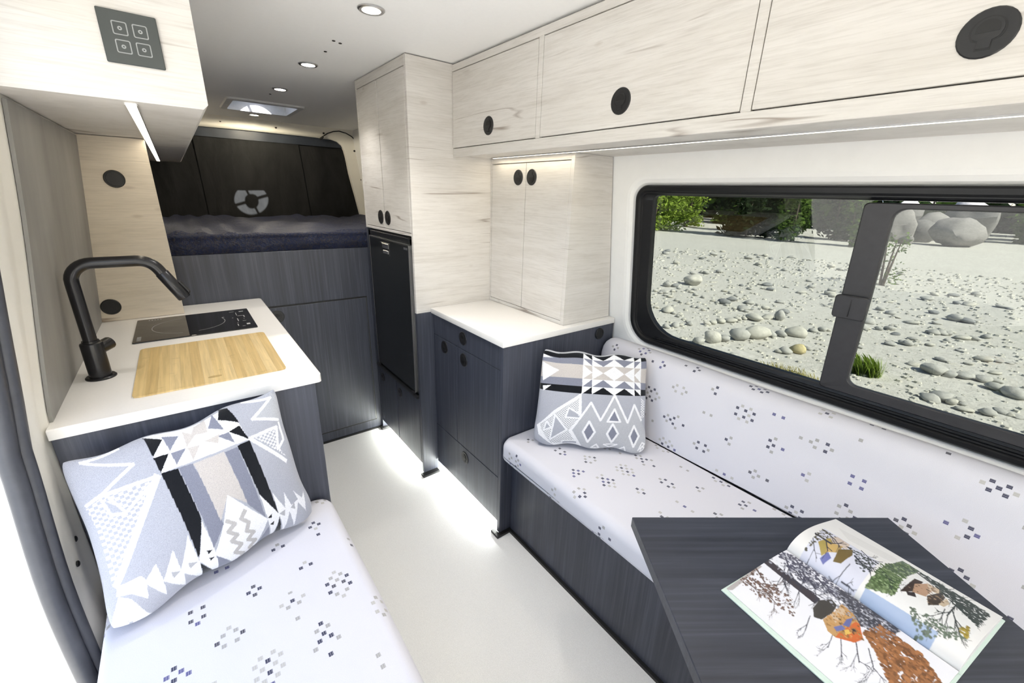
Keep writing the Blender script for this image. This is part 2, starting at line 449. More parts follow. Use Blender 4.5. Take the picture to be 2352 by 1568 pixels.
# left wall, door pillar and rubber seal
def interp(z, zs, ys): return float(np.interp(z, zs, ys))
ZA, YA = [0, .5, .93, 1.11, 1.32, 1.61, 1.97], [1.270, 1.282, 1.302, 1.325, 1.385, 1.39, 1.39]
ZS, YS = [0, .33, .55, .68, .75, .81, .88, .96, 1.08, 1.35, 1.97], [1.14, 1.142, 1.132, 1.145, 1.163, 1.183, 1.205, 1.222, 1.215, 1.23, 1.26]
zz = list(np.linspace(0, 1.97, 34))
def smoothy(z, Z_, Y_): return sum(interp(z + d, Z_, Y_) for d in (-.12, -.06, 0, .06, .12)) / 5
mb = MB()
mb.loft([[(x_left(z), smoothy(z, ZA, YA), z) for z in zz], [(x_left(z), Y_REAR, z) for z in zz]], closed=False)
prof = ((0.0, 0.0), (0.18, 0.002), (0.30, -0.006), (0.5, -0.004), (0.72, -0.006), (0.88, -0.014), (1.0, -0.028))
mb.loft([[(x_left(z) + dx, smoothy(z, ZA, YA) * (1 - t) + smoothy(z, ZS, YS) * t, z) for z in zz] for t, dx in prof], closed=False)
mb.loft([[(x_left(z) - 0.028, smoothy(z, ZS, YS), z) for z in zz], [(x_left(z) - 0.13, smoothy(z, ZS, YS) + 0.02, z) for z in zz]], closed=False)
for (a, b, c, d) in ((Y_FRONT, 0.0, 0.0, 1.97), (0.0, 1.36, 1.78, 1.97)):
    mb.add([(x_left(c), a, c), (x_left(c), b, c), (x_left(d), b, d), (x_left(d), a, d)], [[0, 1, 2, 3]])
wall_l = struct(mb.build('wall_left', M['cream'], base=(-0.32, 1.2, 0), smooth=60), 'cream painted van wall and door pillar beside the open side door')
mb = MB()
zt = list(np.linspace(-0.05, 1.95, 40))
mb.tube([(x_left(z) - 0.020, smoothy(z, ZS, YS) - 0.014, z) for z in zt], 0.014, 10)
mb.tube([(x_left(z) - 0.036, smoothy(z, ZS, YS) - 0.034, z) for z in zt], 0.017, 10)
mb.build('door_seal', M['rubber'], wall_l, smooth=60)
for (y, z) in ((1.205, 0.66), (1.165, 0.62)):
    MB().lathe([(0.007, 0), (0.007, 0.003), (0.004, 0.005)], (x_left(z) - 0.006, y + 0.02, z), (1, 0, 0), 10).build('screw', M['black2'], wall_l)
mb = MB()      # door sill tread
mb.box(-0.46, -0.30, -0.28, 1.05, -0.02, 0.012, 0.006, 0, 2)
struct(mb.build('trim_1', M['cream']), 'pale door sill tread at the open side door')

# rear wall: cream surround of the rear curtain
hol = [(1.47, 0.6), (1.455, 1.15), (1.449, 1.207), (1.415, 1.40), (1.376, 1.60), (1.357, 1.74), (1.345, 1.80), (1.325, 1.84), (1.29, 1.868), (1.24, 1.882), (1.10, 1.887), (0.614, 1.889)]
hol = hol + [(1.228 - x, z) for x, z in hol[::-1][1:]]
out_ = []
for i, (x, z) in enumerate(hol):
    if i < 7: out_.append((1.60, z))
    elif i == 7: out_.append((1.60, 1.90))
    elif i == 8: out_.append((1.60, 1.97))
    elif i < len(hol) - 9: out_.append((x, 1.97))
    elif i == len(hol) - 9: out_.append((-0.37, 1.97))
    elif i == len(hol) - 8: out_.append((-0.37, 1.90))
    else: out_.append((-0.37, z))
mid = [((a[0] * 0.25 + b[0] * 0.75), (a[1] * 0.25 + b[1] * 0.75)) for a, b in zip(out_, hol)]
mb = MB()
mb.loft([[(x, 4.30, z) for x, z in out_], [(x, 4.345, z) for x, z in mid], [(x, 4.36, z) for x, z in hol], [(x, 4.42, z) for x, z in hol]], closed=False)
wall_b = struct(mb.build('wall_rear', M['cream'], base=(0.6, 4.4, 0), smooth=60), 'cream metal surround around the black rear curtain')
for (x, z) in ((0.40, 1.935), (0.79, 1.93), (1.17, 1.925), (1.43, 1.80), (1.475, 1.55)):
    MB().lathe([(0.009, 0), (0.009, -0.006), (0.005, -0.008)], (x, 4.335, z), (0, 1, 0), 10).build('screw', M['shadowgap'], wall_b)

# unseen cab end around the windscreen opening, added to cut light from the front
mb = MB()
mb.box(-0.40, 1.70, Y_FRONT, Y_FRONT + 0.03, 0.0, 0.95, 0); mb.box(-0.40, 1.70, Y_FRONT, Y_FRONT + 0.03, 1.72, 1.97, 0)
mb.box(-0.40, -0.15, Y_FRONT, Y_FRONT + 0.03, 0.95, 1.72, 0); mb.box(1.38, 1.70, Y_FRONT, Y_FRONT + 0.03, 0.95, 1.72, 0)
struct(MB().box(-0.40, 1.70, 4.425, 4.445, -0.05, 1.15, 0).build('door_1', M['cream']), 'unseen rear door panel behind the bed, added to stop a light leak')  # unseen panel added to keep outside light from leaking under the bed
struct(mb.build('wall_front', M['cream']), 'unseen cab end around the windscreen opening, added to cut front light')

# grey laminate panel on the left wall behind the sink
t = NT('grey_laminate'); c = t.coord()
n1 = t.noise(t.mapping(c, (3, 3, 0.8)), 1.8, 5, 0.55)
greylam = t.principled(t.ramp(n1, [(0.3, (0.20, 0.195, 0.185)), (0.7, (0.33, 0.325, 0.31))]), 0.5, 0, 0.4)
mb = MB()
zq = list(np.linspace(0.9265, 1.605, 10))
mb.loft([[(x_left(z) + 0.008, smoothy(z, ZA, YA) + 0.004, z) for z in zq], [(x_left(z) + 0.008, 2.245, z) for z in zq]], closed=False)
mb.loft([[(x_left(z) + 0.001, smoothy(z, ZA, YA) + 0.004, z) for z in zq], [(x_left(z) + 0.008, smoothy(z, ZA, YA) + 0.004, z) for z in zq]], closed=False)
tag(mb.build('backsplash_panel', greylam), 'grey laminate backsplash panel on the wall behind the black tap', 'wall panel')

# ------------------------------------------------------------------ hardware used on many doors
def keyhole(s=1.0, n=18):
    """dome above, narrow stem below (unit: latch radius)."""
    p = []
    for k in range(n + 1):
        a = math.radians(-38 + 256 * k / n)
        p.append((0.60 * math.cos(a) * s, 0.10 + 0.56 * math.sin(a) * s))
    p += [(-0.26 * s, -0.34), (-0.26 * s, -0.68 * s), (0.26 * s, -0.68 * s), (0.26 * s, -0.34)]
    return p
def latch(parent, c, axis, up=(0, 0, 1), r=0.034, inv=False):
    """flush ring-pull latch: bezel, groove, paddle and finger cup in one mesh."""
    c = Vector(c); a = Vector(axis).normalized(); u = Vector(up) * (-1 if inv else 1); s = u.cross(a)
    mb = MB()
    mb.lathe([(r, -0.004), (r, 0.0012), (r * 0.95, 0.0028), (0.001, 0.0030)], c, a, 28, 0)
    def slab(poly, h0, h1, mi):
        n = len(poly)
        P = lambda q, h: c + s * (q[0] * r) + u * (q[1] * r) + a * h
        mb.add([P(q, h0) for q in poly] + [P(q, h1) for q in poly], [list(range(n, 2 * n))] + [[i, (i + 1) % n, n + (i + 1) % n, n + i] for i in range(n)], mi)
    slab(keyhole(1.0), 0.0028, 0.0034, 1)  # raised slab; its deeper black paints the shade of a sunk groove
    slab([(x * 0.86, y * 0.90 + 0.01) for x, y in keyhole(1.0)], 0.0030, 0.0044, 0)
    cup = [(0.40 * math.cos(math.radians(t)), 0.12 + 0.40 * math.sin(math.radians(t))) for t in range(-15, 196, 15)]
    slab(cup, 0.0040, 0.0048, 1)  # deeper black paints the shade inside the finger cup
    return mb.build('latch', [M['black'], M['black2']], parent, smooth=30)
def socket(name, c, axis, label, r=0.031, kind='usb'):
    c = Vector(c); a = Vector(axis).normalized(); up = Vector((0, 0, 1)); s = up.cross(a)
    t = thing(name, c, label, 'socket')
    MB().lathe([(r, 0.0), (r, 0.003), (r * 0.93, 0.006), (r * 0.80, 0.006), (r * 0.78, 0.004), (0.001, 0.004)], c, a, 28).build('bezel', M['black2'], t, smooth=30)
    spots = ((-0.28, 0.25, 0.10, 0.36), (0.28, 0.25, 0.10, 0.36), (0.0, -0.35, 0.20, 0.20)) if kind == 'plug' else ((-0.2, 0, 0.14, 0.55), (0.2, 0, 0.14, 0.55))
    for (dx, dz, w, h) in spots:
        mb = MB(); q = [(-w, -h), (w, -h), (w, h), (-w, h)]
        P = lambda x, z, d: c + s * ((dx + x * 0.6) * r) + up * ((dz + z * 0.6) * r) + a * d
        mb.add([P(x, z, 0.0035) for x, z in q] + [P(x, z, 0.0046) for x, z in q], [[4, 5, 6, 7], [0, 1, 5, 4], [1, 2, 6, 5], [2, 3, 7, 6], [3, 0, 4, 7]])
        mb.build('slot', M['black2'], t)
    return t
G = 0.0022   # half gap round doors

# ------------------------------------------------------------------ tall cabinet with fridge
TX = 0.823
tall = thing('tall_cabinet', (1.10, 2.10, 0), 'tall pale oak cabinet to the ceiling, black fridge below its twin doors', 'cabinet')
mb = MB()
mb.box(TX, 1.41, 1.800, 1.818, 0.905, 1.966); mb.box(TX, 1.41, 2.386, 2.403, 1.262, 1.966)
mb.box(TX + 0.019, 1.41, 1.818, 2.386, 1.258, 1.966); mb.box(TX, TX + 0.02, 1.818, 2.386, 1.929, 1.966); mb.box(TX, TX + 0.02, 1.818, 2.386, 1.262, 1.274)
mb.build('body', M['oak'], tall)
mb = MB()
mb.box(TX, 1.41, 1.796, 1.816, 0.012, 0.905); mb.box(TX, 1.41, 2.386, 2.403, 0.012, 1.262)
mb.box(TX + 0.019, 1.41, 1.816, 2.386, 0.065, 0.448)
mb.build('lower_body', M['dark'], tall)
MB().box(TX + 0.10, TX + 0.11, 1.816, 2.386, 0.0, 0.065, 0).build('kick_panel', M['dark'], tall)
for (y0, y1, ly) in ((1.821, 2.118, 2.080), (2.123, 2.384, 2.172)):
    d = MB().box(TX, TX + 0.018, y0 + 0.0015, y1 - 0.0015, 1.277, 1.926).build('door', M['oak'], tall)
    latch(d, (TX, ly, 1.328), (-1, 0, 0), inv=True)
for (y0, y1, ly) in ((1.819, 2.112, 2.065), (2.118, 2.384, 2.32)):
    d = MB().box(TX, TX + 0.018, y0, y1, 0.062, 0.444).build('door', M['dark'], tall)
    latch(d, (TX, ly, 0.385), (-1, 0, 0), r=0.028)
for (y0, y1) in ((1.780, 1.800), (2.372, 2.376)):
    mb = MB(); mb.box(TX - 0.016, 0.905, y0 - 0.012, y0 + 0.022, 0.0, 0.012, 0.001)
    mb.build('floor_bracket', M['black2'], tall)
frd = thing('refrigerator', (1.10, 2.10, 0.45), 'black upright fridge built into the tall oak cabinet', 'refrigerator')
MB().box(TX + 0.02, 1.38, 1.822, 2.382, 0.452, 1.255).build('body', M['fridge'], frd)
mb = MB()
for (a, b, c, d) in ((1.822, 1.846, 0.452, 1.250), (2.358, 2.382, 0.452, 1.250), (1.822, 2.382, 1.222, 1.250), (1.822, 2.382, 0.452, 0.474)):
    mb.box(TX + 0.004, TX + 0.024, a, b, c, d, 0.001)
mb.build('surround', M['fridge'], frd)
MB().box(TX - 0.004, TX + 0.022, 1.850, 2.354, 0.478, 1.218, 0.003, 0, 2).build('door', M['fridge'], frd)
mb = MB()
for (a, b, c, d) in ((1.8465, 1.8495, 0.474, 1.222), (2.3545, 2.3575, 0.474, 1.222), (1.8465, 2.3575, 1.2185, 1.2215)):
    mb.box(TX - 0.005, TX + 0.006, a, b, c, d, 0)
mb.build('door_edge_trim', M['metal'], frd)
hd = MB().box(TX - 0.006, TX - 0.002, 2.072, 2.190, 1.142, 1.204, 0.001).build('handle_plate', M['black'], frd)
mb = MB(); mb.box(TX - 0.0075, TX - 0.0055, 2.082, 2.165, 1.176, 1.200, 0.0005); mb.box(TX - 0.010, TX - 0.0055, 2.085, 2.150, 1.150, 1.166, 0.001)
mb.build('pull', M['metal'], hd)
MB().box(TX - 0.0052, TX - 0.004, 1.862, 1.900, 1.196, 1.206, 0).build('badge', M['metal'], frd)
mb = MB(); mb.box(TX - 0.010, TX + 0.01, 1.822, 2.382, 0.448, 0.462, 0.001); mb.box(TX - 0.014, TX, 2.330, 2.360, 0.455, 0.475, 0.002); mb.box(TX - 0.014, TX, 1.850, 1.88, 0.455, 0.475, 0.002)
mb.build('hinge_rail', M['black'], frd)

# ------------------------------------------------------------------ overhead cabinet over the window
OX = 1.033
ovr = thing('overhead_cabinet', (1.2, 0.5, 1.607), 'long pale oak overhead cabinet with three flap doors above the window', 'cabinet')
OY0 = -0.19
mb = MB()
mb.box(OX + 0.019, 1.405, OY0, 1.799, 1.626, 1.960)
mb.box(OX, OX + 0.019, OY0, 1.799, 1.9375, 1.962); mb.box(OX, OX + 0.019, OY0, 1.799, 1.604, 1.639)
for (a, b) in ((1.2095, 1.2325), (0.5075, 0.530), (OY0, OY0 + 0.025)): mb.box(OX, OX + 0.019, a, b, 1.639, 1.9375)
mb.box(OX + 0.019, 1.455, OY0, 1.799, 1.612, 1.627)
mb.build('body', M['oak'], ovr)
MB().box(OX + 0.012, OX + 0.0195, OY0, 1.799, 1.639, 1.9375, 0).build('gap_lining', M['shadowgap'], ovr)
for (a, b, ly) in ((1.2325, 1.799, 1.519), (0.530, 1.2095, 0.870), (OY0 + 0.025, 0.5075, 0.169)):
    d = MB().box(OX, OX + 0.016, a + 0.002, b - 0.002, 1.642, 1.9345).build('door', M['oak'], ovr)
    latch(d, (OX, ly, 1.706), (-1, 0, 0), r=0.034)

def led(name, x0, x1, y0, y1, z, label, mat, power=0, color=(1, .86, .62)):
    t = thing(name, ((x0 + x1) / 2, (y0 + y1) / 2, z), label, 'light strip')
    MB().box(x0, x1, y0, y1, z - 0.002, z + 0.004, 0).build('diffuser', mat, t)
    mb = MB(); mb.box(x0 - 0.002, x0, y0, y1, z - 0.003, z + 0.004, 0); mb.box(x1, x1 + 0.002, y0, y1, z - 0.003, z + 0.004, 0)
    mb.build('channel', M['metal'], t)
    if power:
        ld = bpy.data.lights.new('strip_lamp', 'AREA'); ld.shape = 'RECTANGLE'; ld.size = max(0.01, x1 - x0); ld.size_y = y1 - y0
        ld.energy = power; ld.color = color; lo = bpy.data.objects.new('strip_lamp', ld); COL.objects.link(lo); lo.parent = t; lo.location = (0, 0, -0.004)
    return t
led('led_strip', 1.200, 1.212, OY0 + 0.02, 1.74, 1.611, 'warm led strip under the long overhead cabinet above the window', M['led_warm'], 0.4)

# ------------------------------------------------------------------ small wall cabinet on the worktop
sm = thing('wall_cabinet', (1.38, 1.52, 0.927), 'small pale oak two-door cabinet standing on the white worktop', 'cabinet')
SX = 1.24
mb = MB()
for (a, b) in ((1.238, 1.256), (1.788, 1.799)):
    mb.prism([(SX, 0.927), (1.538, 0.927), (1.458, 1.611), (SX, 1.611)], 'y', a, b)
mb.prism([(SX + 0.019, 0.935), (1.53, 0.935), (1.45, 1.61), (SX + 0.019, 1.61)], 'y', 1.256, 1.788)
mb.box(SX, SX + 0.019, 1.256, 1.788, 1.588, 1.611); mb.box(SX, SX + 0.019, 1.256, 1.788, 0.927, 0.943)
mb.build('body', M['oak'], sm)
MB().box(SX + 0.012, SX + 0.0195, 1.256, 1.788, 0.943, 1.588, 0).build('gap_lining', M['shadowgap'], sm)
for (a, b, ly) in ((1.256, 1.530, 1.490), (1.530, 1.788, 1.583)):
    d = MB().box(SX, SX + 0.016, a + 0.0015, b - 0.0015, 0.945, 1.585).build('door', M['oak'], sm)
    latch(d, (SX, ly, 1.527), (-1, 0, 0), inv=True, r=0.033)

# ------------------------------------------------------------------ base cabinet and worktop on the right
BX = 0.905
bc = thing('base_cabinet', (1.2, 1.5, 0), 'charcoal wood base cabinet with two drawers and two doors beside the bench', 'cabinet')
MB().box(BX + 0.02, 1.53, 1.228, 1.790, 0.062, 0.899).build('body', M['dark'], bc)
MB().box(BX - 0.002, 1.545, 1.208, 1.228, 0.012, 0.899).build('end_panel', M['dark'], bc)
MB().box(BX + 0.10, BX + 0.11, 1.228, 1.790, 0.0, 0.062, 0).build('kick_panel', M['dark'], bc)
MB().box(BX + 0.012, BX + 0.021, 1.228, 1.790, 0.062, 0.899, 0).build('gap_lining', M['hinge'], bc)
for (nm, y0, y1, z0, z1, ly, lz) in (('drawer', 1.230, 1.788, 0.7985, 0.896, 1.512, 0.850), ('door', 1.230, 1.5730, 0.2975, 0.7955, 1.507, 0.750),
                                     ('door', 1.5755, 1.788, 0.2975, 0.7955, 1.682, 0.757), ('drawer', 1.230, 1.788, 0.064, 0.2945, 1.503, 0.242)):
    d = MB().box(BX, BX + 0.018, y0, y1, z0, z1, 0.001).build(nm, M['dark'], bc)
    latch(d, (BX, ly, lz), (-1, 0, 0), r=0.031, inv=(nm == 'door'))
mb = MB(); mb.box(BX - 0.022, BX + 0.10, 1.192, 1.215, 0.0, 0.012, 0.001); mb.box(BX - 0.022, BX - 0.002, 1.215, 1.245, 0.0, 0.012, 0.001)
mb.build('floor_bracket', M['black2'], bc)
tag(MB().box(0.896, 1.545, 1.204, 1.799, 0.900, 0.926, 0.003, 0, 2).build('worktop', M['worktop'], smooth=35), 'white worktop under the small oak cabinet', 'worktop')
socket('power_socket', (1.448, 1.208, 0.863), (0, -1, 0), 'round black socket on the dark panel above the bench backrest', 0.027, 'plug')
led('led_strip', BX + 0.035, BX + 0.055, 1.24, 1.78, 0.056, 'white led strip in the toe kick under the drawers', M['led_white'], 2.0, (0.97, 1, 0.96))
led('led_strip', TX + 0.035, TX + 0.055, 1.83, 2.38, 0.056, 'white led strip in the toe kick under the fridge doors', M['led_white'], 2.0, (0.97, 1, 0.92))

# ------------------------------------------------------------------ left galley: cabinet, worktop, tap, hob, board
lc = thing('base_cabinet', (-0.03, 1.84, 0), 'charcoal wood galley cabinet under the sink and hob', 'cabinet')
MB().box(-0.315, 0.243, 1.272, 1.290, 0.0, 0.899).build('end_panel', M['dark'], lc)
MB().box(-0.315, 0.225, 1.290, 2.402, 0.06, 0.899).build('body', M['dark'], lc)
for (a, b) in ((1.293, 1.845), (1.849, 2.400)):
    d = MB().box(0.225, 0.243, a, b, 0.064, 0.896).build('door', M['dark'], lc)
    latch(d, (0.243, (a + b) / 2, 0.80), (1, 0, 0), r=0.031)
MB().box(0.14, 0.15, 1.290, 2.402, 0.0, 0.06, 0).build('kick_panel', M['dark'], lc)
mb = MB(); q = rrect(-0.317, 0.262, 1.266, 2.403, [0.002, 0.012, 0.012, 0.002], 4)
mb.loft([[(x, y, 0.900) for x, y in q], [(x, y, 0.923) for x, y in q], [(x * 0.996, y * 1.0, 0.926) for x, y in rrect(-0.317, 0.2595, 1.2685, 2.4005, [0.002, 0.012, 0.012, 0.002], 4)]])
mb.add([(x, y, 0.900) for x, y in q], [list(range(len(q)))]); mb.add([(x * 0.996, y, 0.926) for x, y in rrect(-0.317, 0.2595, 1.2685, 2.4005, [0.002, 0.012, 0.012, 0.002], 4)], [list(range(len(q)))])
tag(mb.build('worktop', M['worktop'], smooth=35), 'white worktop holding the black tap and bamboo board', 'worktop')

# bamboo board: laminated strips, each its own piece
def bamboo(name, base, var):
    t = NT(name); c = t.coord()
    n1 = t.noise(t.mapping(c, (90, 3, 3)), 1.2, 4, 0.6, 0.2); n2 = t.noise(t.mapping(c, (22, 26, 22)), 1.2, 3, 0.5)
    lo = tuple(a * 0.80 for a in base); hi = tuple(min(1, a * 1.12) for a in base)
    col = t.ramp(n1, [(0.3, lo), (0.65, hi)])
    col = t.mix(t.ramp(n2, [(0.62, (0, 0, 0)), (0.74, (0.4, 0.4, 0.4))]), col, tuple(a * 0.62 for a in base))
    return t.principled(col, 0.5, 0, 0.35)
bmats = [bamboo('bamboo_%d' % i, b, 0) for i, b in enumerate(((0.60, 0.44, 0.20), (0.55, 0.39, 0.165), (0.64, 0.48, 0.235)))]
cb = thing('cutting_board', (0.005, 1.571, 0.926), 'bamboo cutting board with a finger notch set over the sink', 'cutting board')
nst = 14; bw = 0.360 / nst
seq = [0, 1, 0, 2, 0, 1, 2, 0, 2, 1, 0, 1, 2, 1]
for i in range(nst):
    a, b = -0.175 + i * bw, -0.175 + (i + 1) * bw
    mb = MB()
    r = 0.014
    if i == 0: poly = [(a + r, 1.356), (b, 1.356), (b, 1.786), (a + r, 1.786), (a + 0.004, 1.782), (a, 1.772), (a, 1.370), (a + 0.004, 1.360)]
    elif i == nst - 1: poly = [(a, 1.356), (b - r, 1.356), (b - 0.004, 1.360), (b, 1.370), (b, 1.772), (b - 0.004, 1.782), (b - r, 1.786), (a, 1.786)]
    else: poly = [(a, 1.356), (b - 0.0002, 1.356), (b - 0.0002, 1.786), (a, 1.786)]
    mb.prism(poly, 'z', 0.9262, 0.9300)
    mb.build('strip', bmats[seq[i]], cb)
mb = MB()
el = [(0.006 + 0.017 * math.cos(t), 1.400 + 0.0075 * math.sin(t)) for t in np.linspace(0, 2 * math.pi, 20, endpoint=False)]
el2 = [(0.006 + 0.013 * math.cos(t), 1.401 + 0.005 * math.sin(t)) for t in np.linspace(0, 2 * math.pi, 20, endpoint=False)]
mb.loft([[(x, y, 0.9301) for x, y in el], [(x, y, 0.9304) for x, y in el], [(x, y, 0.9302) for x, y in el2]]); mb.add([(x, y, 0.9302) for x, y in el2], [list(range(20))])
mb.build('finger_notch', bamboo('bamboo_notch', (0.40, 0.28, 0.11), 0), cb)

# induction hob
hob = thing('induction_hob', (-0.01, 2.03, 0.926), 'black glass induction hob let into the worktop behind the board', 'hob')
t = NT('black_glass'); nz = t.noise(t.coord(), 30, 2)
bgl = t.principled(t.ramp(nz, [(0.3, (0.006, 0.006, 0.007)), (0.7, (0.009, 0.009, 0.010))]), 0.03, 0, 0.6)
q = rrect(-0.201, 0.178, 1.869, 2.196, 0.006, 3); q2 = rrect(-0.200, 0.177, 1.870, 2.195, 0.006, 3)
mb = MB(); mb.loft([[(x, y, 0.9262) for x, y in q], [(x, y, 0.9295) for x, y in q], [(x, y, 0.9305) for x, y in q2]]); mb.add([(x, y, 0.9305) for x, y in q2], [list(range(len(q2)))])
mb.build('glass_plate', bgl, hob)
ink = plain('hob_print', (0.42, 0.42, 0.42), 0.5)
mb = MB()
def ring(mb, cx, cy, r, w, a0, a1, z, n=40):
    A = [math.radians(a0 + (a1 - a0) * k / n) for k in range(n + 1)]
    mb.loft([[(cx + (r - w) * math.cos(a), cy + (r - w) * math.sin(a), z) for a in A], [(cx + r * math.cos(a), cy + r * math.sin(a), z) for a in A]], closed=False)
ring(mb, -0.04, 2.032, 0.112, 0.0016, 100, 260, 0.9307); ring(mb, -0.03, 2.032, 0.112, 0.0016, -80, 20, 0.9307)
mb.build('zone_ring', ink, hob)
mb = MB()
R = random.Random(3)
for (x, y, w, h) in ((0.115, 2.155, .018, .003), (0.15, 2.15, .016, .010), (0.128, 2.11, .002, .05), (0.14, 2.075, .020, .004), (0.152, 2.06, .003, .03), (0.125, 2.01, .003, .045), (0.145, 1.985, .012, .003), (0.153, 1.93, .012, .020), (0.118, 1.93, .003, .03), (0.135, 1.905, .010, .003), (0.11, 2.05, .004, .004), (0.148, 2.02, .004, .004), (0.12, 1.965, .004, .004), (0.078, 2.08, .008, .006)):
    mb.add([(x - w / 2, y - h / 2, 0.9307), (x + w / 2, y - h / 2, 0.9307), (x + w / 2, y + h / 2, 0.9307), (x - w / 2, y + h / 2, 0.9307)], [[0, 1, 2, 3]])
for k in range(7):
    x = -0.184 + 0.0; y = 1.885 + k * 0.008
    mb.add([(x - 0.006, y, 0.9307), (x + 0.006, y, 0.9307), (x + 0.006, y + 0.004, 0.9307), (x - 0.006, y + 0.004, 0.9307)], [[0, 1, 2, 3]])
for k in range(5):
    x = -0.165 + k * 0.009; mb.add([(x, 2.168, 0.9307), (x + 0.005, 2.168, 0.9307), (x + 0.005, 2.176, 0.9307), (x, 2.176, 0.9307)], [[0, 1, 2, 3]])
mb.build('control_print', ink, hob)['kind'] = 'stuff'

# tap
FX, FY = -0.252, 1.576
fa = thing('kitchen_tap', (FX, FY, 0.926), 'matte black kitchen tap with angled pull-down spray head', 'tap')
MB().lathe([(0.034, 0), (0.034, 0.003), (0.031, 0.006), (0.02, 0.006)], (FX, FY, 0.926), n=32).build('flange', M['matteblack'], fa, smooth=35)
MB().lathe([(0.0245, 0), (0.0245, 0.096), (0.0235, 0.099), (0.019, 0.101), (0.0185, 0.106), (0.012, 0.106)], (FX, FY, 0.930), n=32).build('body', M['matteblack'], fa, smooth=35)
pts = [(FX, FY, 1.03), (FX, FY, 1.10), (FX, FY, 1.195)]
Rb = 0.048
for k in range(1, 9):
    a = math.radians(90 * k / 9); pts.append((FX + Rb - Rb * math.cos(a), FY, 1.198 + Rb * math.sin(a)))
pts += [(FX + Rb, FY, 1.246), (FX + 0.10, FY, 1.246)]
hx = -0.113
pts.append((hx, FY, 1.246))
ang = math.radians(63)
for k in range(1, 9):
    a = ang * k / 8; pts.append((hx + Rb * math.sin(a), FY, 1.246 - Rb + Rb * math.cos(a)))
p_end = Vector(pts[-1]); dd = Vector((math.cos(ang), 0, -math.sin(ang)))
pts.append(tuple(p_end + dd * 0.012))
MB().tube(pts, 0.0150, 20).build('spout', M['matteblack'], fa, smooth=40)
hs = p_end + dd * 0.012
hd = MB().tube([hs, hs + dd * 0.002, hs + dd * 0.085, hs + dd * 0.088], [0.0152, 0.0166, 0.0172, 0.016], 24).build('spray_head', M['matteblack'], fa, smooth=40)
nb = Vector((math.sin(ang), 0, math.cos(ang)))
b0 = hs + dd * 0.040 + nb * 0.0165
MB().tube([b0, b0 + dd * 0.004 + nb * 0.002, b0 + dd * 0.038 + nb * 0.0035, b0 + dd * 0.042], [0.003, 0.0048, 0.0048, 0.003], 10).build('spray_button', M['black2'], hd)
MB().lathe([(0.0175, 0.015), (0.0175, 0.046), (0.0155, 0.050), (0.0135, 0.047), (0.001, 0.046)], (FX, FY, 1.005), (0.72, 0.66, 0.22), 24).build('lever_knob', M['matteblack'], fa, smooth=35)

# oak end panel behind the hob, with two sockets
mb = MB()
mb.prism([(-0.312, 0.927), (-0.048, 0.927), (-0.048, 1.609), (-0.236, 1.609)], 'y', 2.247, 2.265)
tag(mb.build('partition_panel', oak('partition_oak', (0.98, 0.94, 0.88))), 'upright pale oak partition panel between the hob and the bed', 'wall panel')
socket('usb_socket', (-0.162, 2.247, 1.464), (0, -1, 0), 'upper round black socket on the oak partition panel', 0.031, 'usb')
socket('power_socket', (-0.272, 2.247, 0.985), (0, -1, 0), 'lower round black socket on the oak partition panel behind the tap', 0.031, 'plug')

# left overhead cabinet
lo_ = thing('overhead_cabinet', (0.0, 2.8, 1.612), 'pale oak overhead cabinet above the tap, its end panel facing us', 'cabinet')
mb = MB()
mb.prism([(-0.238, 1.612), (0.090, 1.612), (0.100, 1.622), (0.100, 1.966), (-0.197, 1.966)], 'y', 1.274, 2.606)
mb.build('body', M['oak'], lo_)
mb = MB()
mb.prism([(-0.238, 1.612), (0.090, 1.612), (0.100, 1.622), (0.100, 1.966), (-0.197, 1.966)], 'y', 2.609, 4.28)
mb.build('rear_unit', M['oak'], lo_)
led('led_strip', -0.046, -0.028, 1.31, 4.20, 1.611, 'warm led strip under the overhead cabinet above the tap', M['led_warm'], 0.6)
sp = thing('switch_panel', (-0.008, 1.273, 1.725), 'dark grey touch switch panel with four square buttons', 'switch')
MB().box(-0.056, 0.036, 1.268, 1.2735, 1.6785, 1.771, 0.0015).build('plate', plain('switch_glass', (0.055, 0.062, 0.060), 0.3, nscale=20, var=0.05), sp)
bink = plain('switch_print', (0.30, 0.31, 0.31), 0.5)
for (bx, bz) in ((-0.025, 1.7405), (0.0065, 1.7405), (-0.025, 1.709), (0.0065, 1.709)):
    mb = MB()
    o1 = rrect(bx - 0.0118, bx + 0.0118, bz - 0.0118, bz + 0.0118, 0.003, 4); o2 = rrect(bx - 0.0100, bx + 0.0100, bz - 0.0100, bz + 0.0100, 0.002, 4)
    mb.loft([[(x, 1.2676, z) for x, z in o1], [(x, 1.2676, z) for x, z in o2]])
    A = np.linspace(0, 2 * math.pi, 17)
    mb.loft([[(bx + 0.0036 * math.cos(a), 1.2676, bz + 0.0036 * math.sin(a)) for a in A], [(bx + 0.0014 * math.cos(a), 1.2676, bz + 0.0014 * math.sin(a)) for a in A]])
    mb.build('button', bink, sp)

